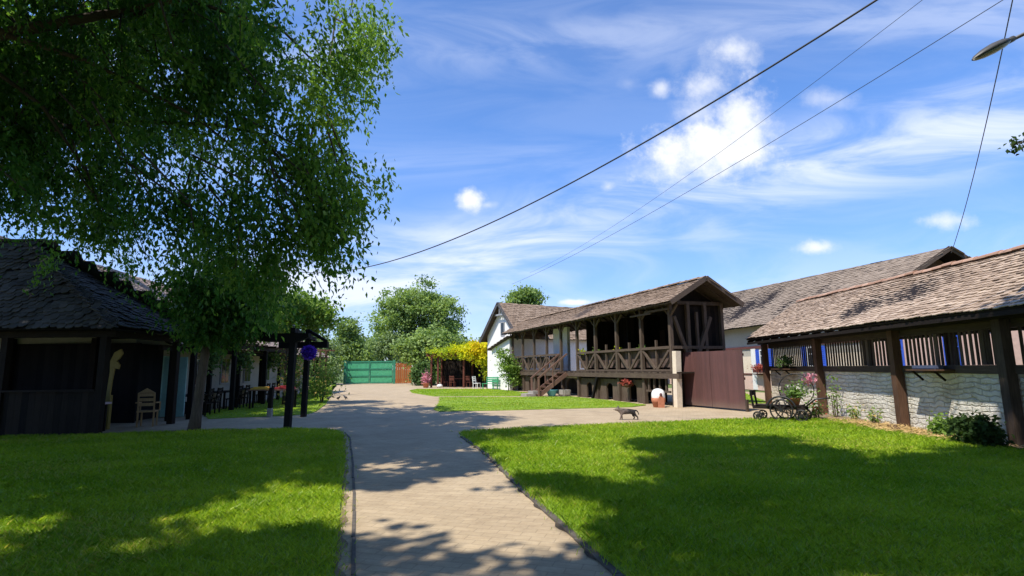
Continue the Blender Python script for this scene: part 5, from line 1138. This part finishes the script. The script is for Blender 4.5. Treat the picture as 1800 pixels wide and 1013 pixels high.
n = 1700; c = np.column_stack([rng.uniform(-17, 15, n), rng.uniform(-14, -1.2, n), rng.uniform(5.5, 13, n)]); idx = np.repeat(np.arange(n), 40); P = c[idx]+rng.normal(size=(len(idx), 3))*.5
GT = thing('sky_blocking_tree', 'unseen tree added behind the viewer to block skylight over the near lawns', 'tree', (-1.0, -6.0, 0)); leaves('crown', P-np.array([-1.0, -6, 0]), unit(rng.normal(size=P.shape)), .32, .36, M['leaf_mid'], GT, np.clip(rng.random(n)[idx]*.7+.15, 0, 1))  # unseen leaf mass added to block skylight and deepen the lawn shade
mb = MB(); limbs(mb, (0, 0, 0), (0, .3, 8.5), [tuple(map(float, c[i]-np.array([-1.0, -6, 0]))) for i in range(24)], .4); mb.build('trunk', M['bark'], GT, True)
crown_tree('shade_tree', 'tall spreading tree behind the camera shading the right lawn', (5.5, -3.0, 0), [(RP, 9, 50, 10.5, 13.0, .28, .94), ([(610, 962), (700, 945), (830, 940), (950, 925), (1065, 975), (1100, 1060), (590, 1060)], 3.6, 44, 10.5, 12.5, .26, .8), ([(1690, 800), (1800, 770), (1900, 800), (1900, 900), (1700, 850)], 7, 46, 11.5, 13, .3)], (-1.5, 3.5, 11.0), .36)
LP_ = [([(0, 766), (600, 766), (604, 850), (499, 850), (413, 873), (344, 896), (250, 915), (110, 925), (70, 905), (0, 900)], 11, 46, 9.5, 13, .26, .95), ([(0, 992), (95, 978), (120, 915), (250, 915), (300, 938), (362, 958), (465, 948), (517, 932), (595, 952), (595, 1050), (0, 1050)], 10, 44, 9.5, 12, .22, .93),
       ([(605, 852), (596, 722), (740, 724), (890, 738), (805, 760), (838, 788), (860, 822), (760, 838), (690, 864)], 6.5, 46, 9.5, 14, .26, .85), ([(590, 708), (660, 706), (740, 714), (880, 733), (890, 742), (760, 742), (590, 742)], 5, 50, 11, 15, .35, .95), ([(-19, 14.2), (-8.5, 14.6), (-8, 19.5), (-19, 19.5)], 5, 46, 9, 13, .35, .95), ([(-500, 760), (-40, 760), (-40, 850), (-130, 930), (-60, 1040), (-500, 1040)], 5, 40, 9, 12, .3, .9), ([(330, 700), (600, 700), (600, 768), (330, 768)], 3, 46, 12, 16, .35, .9)]
LP_.append(([(-19, 14.2), (-8.5, 14.6), (-8, 19.5), (-19, 19.5)], 2, 40, 12, 15, .35, .95))
cs_, Ps_, ts_ = zip(*[shade_crown(*p) for p in LP_]); P_ = np.concatenate(Ps_)-bo
leaves('high_crown', P_, unit(rng.normal(size=P_.shape)+np.array([0, 0, -.4])), .25, .34, M['leaf_weep'], BT, np.concatenate(ts_))
RT_ = broadleaf('side_tree', 'tree beyond the right edge of the view with a low hanging twig', (13.2, 5.6, 0), [(-.2, .2, 9.6, 2.4, 2.2, 2.0), (-2.6, -.6, 10.2, 2.2, 2.0, 1.8)], 8.5, .22, 160, 46, .36, .16, 'leaf_mid', shell=.2, ntips=14)
tw = np.array([9.45, 9.5, 5.62])-np.array([13.2, 5.6, 0]); P = tw+np.column_stack([rng.uniform(-.2, .6, 170), rng.normal(size=170)*.1, rng.normal(size=170)*.05]); P[:, 2] += (P[:, 0]-tw[0])*.25
leaves('twig_leaves', P, unit(rng.normal(size=P.shape)+np.array([-.6, 0, -.3])), .1, .25, M['leaf_shaded'], RT_)
mb = MB(); mb.tube([(-.1, .2, 6.5), (-1.5, 2.0, 6.5), (tw[0]+.6, tw[1], tw[2]+.2), (tw[0]-.2, tw[1], tw[2]-.05)], [.06, .04, .02, .006], 6); mb.build('limb', M['bark'], RT_, True)
